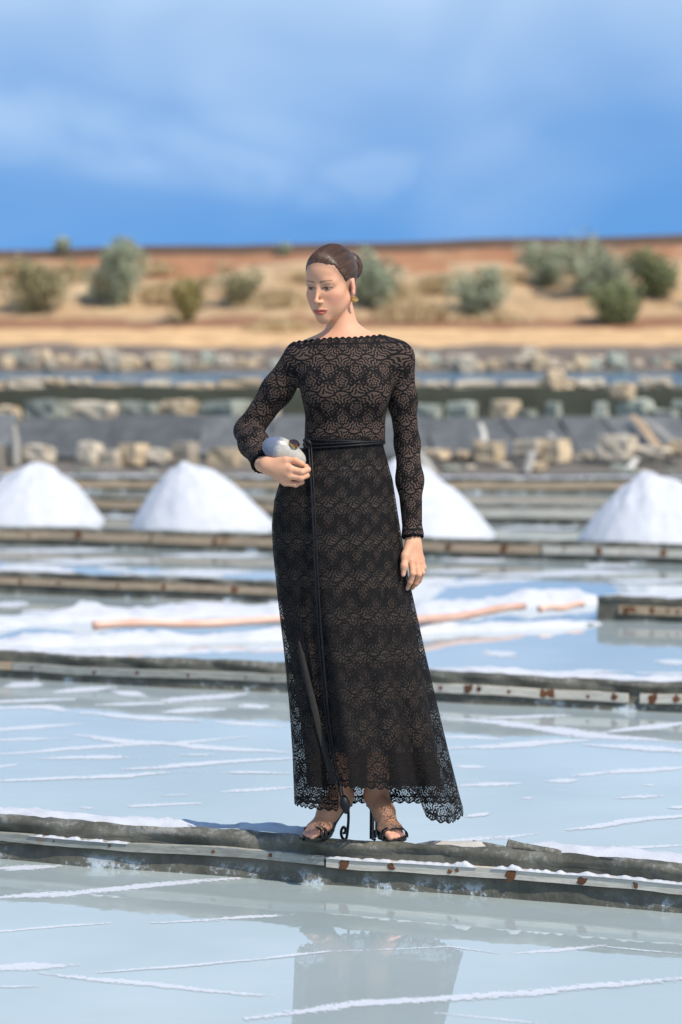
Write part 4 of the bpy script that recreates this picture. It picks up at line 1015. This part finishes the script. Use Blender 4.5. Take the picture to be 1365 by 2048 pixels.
def lace_mat(name, opaque):
    m = Mat(name, .8, Specular_IOR_Level=.12)
    at_ = m.attr('lace').outputs['Vector']; dist = m.attr('edge').outputs['Fac'] if True else None
    t = lace(m, at_, dist)
    n_ = m.noise(m.geo(), 700, 2)
    if opaque:
        c = m.mix(t, m.mix(n_.step(.4, .6), (.135, .088, .066), (.040, .028, .024)), (.0070, .0065, .0070)); m.inp('Base Color', c); m.inp('Roughness', .8)
        m.bump(t, .5, .003)
    else:
        c = m.mix(t, (.020, .017, .015), (.0070, .0065, .0070)); m.inp('Base Color', c); m.inp('Roughness', .8); m.bump(t, .4, .003)
        tr = m.n.new('ShaderNodeBsdfTransparent'); mx_ = m.n.new('ShaderNodeMixShader'); net = n_.step(.42, .58, .22, .65)
        m.l.new((t.max(net)).k, mx_.inputs[0]); m.l.new(tr.outputs[0], mx_.inputs[1]); m.l.new(m.b.outputs[0], mx_.inputs[2]); m.l.new(mx_.outputs[0], m.out.inputs[0])
    return m.m
LACE_LINED, LACE_SHEER = lace_mat('black_lace_over_lining', True), lace_mat('sheer_black_lace', False)
m = Mat('taupe_lining', .75); m.inp('Base Color', m.mix(m.noise(m.geo(), 30), (.135, .094, .072), (.165, .116, .088))); LINING = m.m
m = Mat('black_satin', .5, Specular_IOR_Level=.25); m.inp('Base Color', (.008, .008, .010, 1)); SATIN = m.m
m = Mat('black_leather', .42); m.inp('Base Color', (.014, .012, .011, 1)); m.bump(m.noise(m.geo(), 300), .2, .001); LEATHER = m.m
dress = empty('dress', person.location); dress.parent = person; dress.matrix_parent_inverse = Matrix.Translation(person.location).inverted()
dress['label'] = 'floor-length black lace gown with long sleeves and scalloped hem'
def dpart(name, me, mat, smooth=True):
    o = link(name, me, mat, smooth=smooth); return local(o, dress)
def attrs(me, uv, edge):
    a_ = me.attributes.new('lace', 'FLOAT_VECTOR', 'POINT'); a_.data.foreach_set('vector', np.c_[uv, np.zeros(len(uv))].astype(np.float32).ravel())
    b_ = me.attributes.new('edge', 'FLOAT', 'POINT'); b_.data.foreach_set('value', np.asarray(edge, np.float32))
def scal(u, p=.020, a_=.006): return a_ * np.abs(np.sin(u * math.pi / p))
# bodice
zc = W(694, 677).z
lo, hi = bbox(TORSO, .02); lo[2] = W(690, 892).z; hi[2] = zc + .02; lo[0] = W(560, 800).x; hi[0] = W(840, 800).x
F, ax = field(TORSO + [c2(SL, W(801, 745, .025), .0395, .0375, .03), c2(SR, W(583, 742, .025), .041, .039, .03)], lo, hi, .0024, .0055); G = np.stack(np.meshgrid(*ax, indexing='ij'), -1)
cxb, cyb = W(692, 760).x, WD + .01
ang = np.arctan2(G[..., 0] - cxb, -(G[..., 1] - cyb))
dipx = (G[..., 0] - cxb) / .15
nl = zc + .004 * dipx + .010 * np.clip(np.abs(dipx) - .2, 0, 1) * (dipx > 0) - .012 * np.clip(-dipx - .35, 0, 1) + scal((G[..., 0] - cxb) * 1.0, .019, .006)
F = np.maximum(np.maximum(F, G[..., 2] - nl), (lo[2] + .004) - G[..., 2])
v, f = nets(F, ax, .0024); v = relax(v, f, 2, .4)
me = npmesh('bodice', v, f); an_ = np.arctan2(v[:, 0] - cxb, -(v[:, 1] - cyb) * 1.25)
nlv = zc + .004 * (v[:, 0] - cxb) / .15; attrs(me, np.c_[an_ * .118 + .049, v[:, 2]], np.clip(nlv + .004 - v[:, 2], 0, 1) * 1.0)
dpart('bodice', me, LACE_LINED)
# sleeves
def sleeve(prims, path, cut_p, cut_n, pad):
    lo, hi = bbox(prims, .02); F, ax = field(prims, lo, hi, .0023, pad); G = np.stack(np.meshgrid(*ax, indexing='ij'), -1)
    cn = np.array(Vector(cut_n).normalized()); F = np.maximum(F, (G - np.array(cut_p)) @ cn + .004 * np.sin((G[..., 0] + G[..., 1]) * 420))
    v, f = nets(F, ax, .0023); v = relax(v, f, 2, .4)
    best = np.full(len(v), 9.); U_ = np.zeros(len(v)); V_ = np.zeros(len(v)); acc = 0
    for a_, b_ in zip(path[:-1], path[1:]):
        A, B = np.array(a_), np.array(b_); d_ = B - A; L_ = np.linalg.norm(d_); d_ /= L_
        t = np.clip((v - A) @ d_, 0, L_); q = v - A - t[:, None] * d_; r_ = np.linalg.norm(q, axis=1)
        ref = np.array((0, -1, 0)) - d_ * (-d_[1]); ref /= np.linalg.norm(ref); sd_ = np.cross(d_, ref)
        u = np.arctan2(q @ sd_, q @ ref) * .040; m_ = r_ < best
        best[m_] = r_[m_]; U_[m_] = u[m_]; V_[m_] = -(acc + ((v - A) @ d_))[m_]; acc += L_
    # soft wrinkles
    me = npmesh('sleeve', v, f); ed = np.clip(-((v - np.array(cut_p)) @ cn), 0, 1); attrs(me, np.c_[U_, V_ + .03], ed); dpart('sleeve', me, LACE_LINED)
sleeve(ARM_L + [c2(WL, WL + (WL - EL).normalized() * .03, .0235, .024, .02)], [SL, EL, WL], WL + (WL - EL).normalized() * .004, WL - EL, .0065)
sleeve(ARM_R + [c2(WR, WR + (WR - ER).normalized() * .03, .0235, .024, .02)], [SR, ER, WR], WR + (WR - ER).normalized() * -.004, WR - ER, .0075)

# ---- skirt: a loft whose outline follows the gown, hem height varies round it
RY = [872, 890, 920, 960, 1000, 1050, 1100, 1150, 1200, 1250, 1300, 1400, 1500, 1600, 1660]
RL = [614, 611, 586, 561, 549, 544, 546, 551, 556, 562, 568, 578, 585, 589, 591]
RR = [766, 767, 775, 786, 792, 800, 808, 817, 828, 839, 850, 873, 897, 922, 938]
RD = [.094, .096, .108, .122, .134, .142, .148, .152, .156, .160, .165, .176, .190, .205, .215]
HA = [-180, -150, -120, -92, -75, -60, -45, -34, -31.5, -29, -15, 0, 15, 28, 32, 35, 42, 52, 65, 80, 92, 105, 125, 150, 180]
HP = [1604, 1606, 1606, 1606, 1610, 1614, 1618, 1621, 1612, 1573, 1574, 1577, 1578, 1578, 1590, 1636, 1644, 1645, 1640, 1628, 1612, 1606, 1606, 1605, 1604]
def sk(adeg, py, out=0.0, lin=0.0):
    a_ = R(adeg); xl, xr = np.interp(py, RY, RL), np.interp(py, RY, RR); d_ = np.interp(py, RY, RD)
    t = min(1, max(0, (py - 960) / 640)); xc, hw = (xl + xr) / 2, (xr - xl) / 2
    fold = (.050 * math.cos(a_ * 7 + .6 + .5 * t) + .036 * math.cos(a_ * 11 + 2.0 + t) + .020 * math.cos(a_ * 19 + 1 - t)) * t ** 1.1
    fold += -.22 * t ** 1.5 * math.exp(-((adeg + 34 + 8 * (1 - t)) / 7.5) ** 2) + .10 * t * math.exp(-((adeg + 18) / 9) ** 2)
    fold += -.16 * t ** 3 * math.exp(-((adeg - 33) / 6) ** 2) + .06 * t ** 2 * math.exp(-((adeg - 50) / 10) ** 2)
    fold += .012 * fb(a_ * 2.5, py * .006, 2.0, 3) * (0.4 + t)
    edge = abs(math.sin(a_)) ** 14
    f_ = 1 + fold * (1 - .8 * edge)
    o_ = (1 - lin) if lin else 1
    dyv = -d_ * math.cos(a_) * f_ * o_ + .01 - out * math.cos(a_)
    px = xc + hw * math.sin(a_) * (1 + fold * .35 * (1 - edge)) * o_ + out * math.sin(a_) * 650
    return W(px, py, dyv)
na = 300; nr = 150; v = []; uv = []; ed = []
AN = np.linspace(-180, 180, na, endpoint=False)
rowpos = [[None] * na for _ in range(nr)]
for j, ad in enumerate(AN):
    hem = float(np.interp(ad, HA, HP))
    for i in range(nr):
        py = 872 + (hem - 872) * (i / (nr - 1)); rowpos[i][j] = sk(ad, py)
PV = np.array([[tuple(p) for p in r_] for r_ in rowpos]); 
seg = np.linalg.norm(np.diff(np.concatenate([PV, PV[:, :1]], 1), axis=1), axis=2); arc = np.concatenate([np.zeros((nr, 1)), np.cumsum(seg, 1)[:, :-1]], 1); j0 = int(na * .5); arc -= arc[:, [j0]]
dn_ = np.linalg.norm(np.diff(PV, axis=0), axis=2); toh = np.concatenate([np.cumsum(dn_[::-1], 0)[::-1], np.zeros((1, na))], 0)
sc_h = scal(arc[-1], .030, .0085); 
for i in range(nr):
    k = np.clip(1 - toh[i] / .03, 0, 1); PV[i, :, 2] += (sc_h * -1 + .004) * k
toh2 = toh + (np.array([[0.0]]))
me = npmesh('skirt', PV.reshape(-1, 3), grid_faces(nr, na, True))
attrs(me, np.c_[arc.ravel() + .02, PV[..., 2].ravel()], toh2.ravel() + .0005)
dpart('skirt', me, LACE_SHEER)
# slip under the lace
v = []
RL2 = [(a_, b_) for a_, b_ in zip(RY, RL)]
for tr_ in np.linspace(0, 1, 60):
    for ad in np.linspace(-180, 180, 120, endpoint=False):
        bk = .5 - .5 * math.cos(R(ad)); bk = min(1, max(0, (bk - .40) / .30)); py = 874 + (1505 + 68 * bk - 874) * tr_      # shorter in front
        t = max(0, (py - 1150) / 420); v.append(sk(ad, py, lin=.035 + .20 * t ** 1.3 * (1 - .55 * bk)))
dpart('slip', npmesh('slip', np.array([tuple(p) for p in v]), grid_faces(60, 120, True)), LINING)
def on_skirt(px, py, out):
    lo_, hi_ = -89.0, 89.0
    def x_of(ad): q = sk(ad, py, out); return CX + q.x / (q.y) * FPX
    for _ in range(40):
        mid = (lo_ + hi_) / 2
        if x_of(mid) < px: lo_ = mid
        else: hi_ = mid
    return sk((lo_ + hi_) / 2, py, out)
# facing strip along the wrap edge
v = []; n = 70
for i in range(n + 1):
    t = i / n; py = 1282 + t * 286; pc = np.interp(py, [1282, 1330, 1400, 1480, 1568], [597, 607, 625, 645, 667]); wv = 2 + 4.5 * min(1, t * 10)
    for k in range(5):
        u = k / 4 * 2 - 1; v.append(tuple(on_skirt(pc + u * wv, py, .012 + .005 * (1 - u * u))))
FACING = Mat('charcoal_facing', .9, Specular_IOR_Level=.08); FACING.inp('Base Color', FACING.mix(FACING.noise(FACING.geo(), 60, 4), (.020, .018, .017), (.045, .041, .038))); 
dpart('wrap_facing', npmesh('wrap_facing', np.array(v), grid_faces(n + 1, 5)), FACING.m)
# cord belt wound twice round the waist, ends hanging to a tassel
def ring_pts(py0, tilt, out):
    return [sk(ad, py0 + tilt * math.sin(R(ad)), out) for ad in np.linspace(-180, 180, 72)]
for py0, tilt in ((886, -4), (892, -6), (882, 3)):
    v_, f_ = tube(ring_pts(py0, tilt, .005), .0030, 8); dpart('cord_belt', mesh('cord_belt', v_, f_), SATIN)
for dx_, o_ in ((0, .011), (5, .010)):
    pts = [on_skirt(px + dx_, py, o_) for px, py in [(618, 892), (620, 930), (623, 980), (627, 1060), (631, 1150), (637, 1250), (645, 1350), (655, 1450), (668, 1530), (678, 1575)]]
    pts.append(pts[-1] + Vector((.008, .0, -.035))); pts = spline(pts, 5)
    v_, f_ = tube(pts, .0028, 8); dpart('cord_end', mesh('cord_end', v_, f_), SATIN)
tp = pts[-1]; v_, f_ = tube([tp + Vector((0, 0, .012)), tp, tp + Vector((.003, 0, -.015)), tp + Vector((.006, 0, -.030)), tp + Vector((.006, 0, -.045))], [.004, .013, .017, .013, .004], 12)
dpart('tassel', mesh('tassel', v_, f_), SATIN)
# knot at the waist
kp = on_skirt(616, 888, .010)
v_, f_ = tube(spline([kp + Vector((-.012, 0, .012)), kp + Vector((.004, -.008, .006)), kp + Vector((.010, -.006, -.008)), kp + Vector((-.006, -.004, -.010)), kp + Vector((-.010, -.002, .004))], 6), .006, 8); dpart('knot', mesh('knot', v_, f_), SATIN)

# ---- sandals
def sandal(M, hz, big, spiral, label):
    root = empty('sandal', person.location); root.parent = person; root.matrix_parent_inverse = Matrix.Translation(person.location).inverted(); root['label'] = label
    def add(name, v, f, smooth=True): 
        me = mesh(name, [M @ Vector(p) for p in v], f); return local(link(name, me, LEATHER, smooth=smooth), root)
    xs_ = np.linspace(-.030, .222, 40); v = []
    for x_ in xs_:
        z = hz * (1 - min(1, max(0, (x_ - .012) / .115))) ; z = hz * (0.5 + 0.5 * math.cos(math.pi * min(1, max(0, (x_ - .0) / .135))))
        hw = np.interp(x_, [-.030, -.022, -.005, .03, .075, .12, .15, .185, .21, .222], [.002, .016, .024, .024, .022, .036, .043, .040, .026, .004]); oy = np.interp(x_, [0, .1, .222], [0, 0, .004 * big])
        for u in (-1, -.5, 0, .5, 1): v.append((x_, oy + hw * u, z + .0055))
        for u in (1, .5, 0, -.5, -1): v.append((x_, oy + hw * u, z - .003))
    fc = grid_faces(40, 10, True).tolist(); add('sole', v, fc, False)
    def strap(x0, x1, w_, h0, hw, lean=0.0, n=18):
        v = []
        for i in range(n + 1):
            t = math.pi * i / n; x_ = x0 + (x1 - x0) * i / n; cy = -math.cos(t) * hw * big
            zb = hz * (0.5 + 0.5 * math.cos(math.pi * min(1, max(0, x_ / .135)))) + .002; zz = zb + h0 * math.sin(t) ** .75
            sl_ = -.62 * math.sin(t) * max(0, min(1, (.165 - x_) / .05))
            for k in (-1, 1):
                for e in (0, 1): v.append((x_ + k * w_ / 2, cy * (.97 + .03 * e), zz + k * w_ / 2 * sl_ + .0026 * e - .002))
        f = []
        for i in range(n):
            a_ = i * 4; b_ = a_ + 4
            for p, q in ((0, 1), (1, 3), (3, 2), (2, 0)): f.append((a_ + p, a_ + q, b_ + q, b_ + p))
        add('strap', v, f)
    if spiral: strap(.092, .104, .012, .076, .031); strap(.116, .128, .011, .060, .037); strap(.142, .160, .012, .041, .0445); strap(.152, .182, .010, .034, .0455)
    else: strap(.094, .100, .020, .077, .0315); strap(.158, .170, .010, .036, .0455); strap(.172, .186, .010, .031, .0455)
    strap_back = [(-.024, 0, hz + .004), (-.034, 0, hz + .020)]
    zg = Z_HEEL - Z_TOE                      # ground under the heel, in the foot frame
    if spiral:
        pts = [(-.016, 0, hz), (-.020, 0, hz - .03), (-.019, 0, hz - .06), (-.010, 0, zg + .008), (.004, 0, zg + .004), (.017, 0, zg + .016), (.019, 0, zg + .033), (.008, 0, zg + .043), (-.003, 0, zg + .037), (-.003, 0, zg + .025), (.006, 0, zg + .024)]
        # the scroll faces the camera: its plane runs along the picture, held by the heel
        v, f = tube([FMl(M, p) for p in spline(pts, 6)], [.0052] * 200, 8) if False else tube(spline(pts, 6), .0046, 8, up=(0, 1, 0)); add('scroll_heel', v, f)
    else:
        def bar(a_, b_, r_): 
            v, f = tube([a_, b_], r_, 4, up=(.3, 1, .2)); return v, f
        V, Fc = [], []
        for a_, b_, r_ in (((-.014, 0, hz), (-.016, 0, zg + .002), .0075), ((-.016, 0, zg + .030), (.012, 0, zg + .030), .005), ((.012, 0, zg + .034), (.012, 0, zg + .012), .005), ((-.016, 0, zg + .014), (.016, 0, zg + .014), .005), ((-.018, 0, zg + .004), (.008, 0, zg + .004), .006)):
            v, f = bar(a_, b_, r_); o_ = len(V); V += v; Fc += [tuple(i + o_ for i in q) for q in f]
        add('bracket_heel', V, Fc, False)
sandal(FM1, HZ, 1, True, 'black strappy sandal on a curled scroll heel')
sandal(FM2, HZ, -1, False, 'black strappy sandal on a square bracket heel')

# ---- clutch bag
cc = W(569, 906, -.138)
CM = Matrix.Translation(cc) @ Matrix.Rotation(R(24), 4, 'Y') @ Matrix.Rotation(R(8), 4, 'Z')
pr = [Prim('ell', (0, 0, 0), r=(.066, .026, .034), k=.012, M=CM), Prim('ell', (-.018, 0, .004), r=(.050, .025, .036), k=.02, M=CM), Prim('ell', (.028, 0, -.006), r=(.040, .022, .027), k=.02, M=CM)]
lo, hi = bbox(pr, .01); F, ax = field(pr, lo, hi, .0016); v, f = nets(F, ax, .0016); v = relax(v, f, 2)
m = Mat('pearl_shell', .22); p_ = m.mapping(m.geo(), (60, 30, 60), (0, R(24), 0)); n_ = m.noise(p_, 1.1, 5, .6, 1.2)
gx, gy, gz = m.sep(m.geo()); c_ = m.mix(n_.step(.3, .7), (.36, .33, .28), (.47, .435, .37)); c_ = m.mix((gx - (gz - cc.z) * .4 - cc.x + (n_ - .5) * .03).step(-.040, -.012, 1.0, 0.0), c_, (.13, .145, .20)); m.inp('Base Color', c_); m.b.inputs['Coat Weight'].default_value = .35; m.b.inputs['Coat Roughness'].default_value = .08; m.bump(n_, .08, .003)  # blue-grey end: nacre tint with the arm's shade painted into it
clutch = empty('clutch_bag', cc); tag(clutch, 'pearly shell-shaped clutch bag with a gold clasp held in the hand of the woman', 'bag')
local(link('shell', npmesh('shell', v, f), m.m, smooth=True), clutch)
v_, f_ = [], []
kc = CM @ Vector((.014, -.016, .0375))
KM = Matrix.Translation(kc) @ Matrix.Rotation(R(20), 4, 'Y') @ Matrix.Rotation(R(24), 4, 'X')
bm = bmesh.new()
for r1, r2, z0, z1 in ((.011, .009, -.010, -.002), (.0165, .0175, -.001, .005)):
    bmesh.ops.create_cone(bm, cap_ends=True, segments=8, radius1=r1, radius2=r2, depth=z1 - z0, matrix=KM @ Matrix.Translation((0, 0, (z0 + z1) / 2)))
me = bpy.data.meshes.new('clasp'); bm.to_mesh(me); bm.free(); local(link('clasp', me, GOLD), clutch)
bm = bmesh.new(); bmesh.ops.create_cone(bm, cap_ends=True, segments=8, radius1=.0155, radius2=.0115, depth=.005, matrix=KM @ Matrix.Translation((0, 0, .0078)))
me = bpy.data.meshes.new('clasp_stone'); bm.to_mesh(me); bm.free(); m = Mat('smoky_stone', .08); m.inp('Base Color', (.035, .025, .03, 1)); local(link('clasp_stone', me, m.m), clutch)
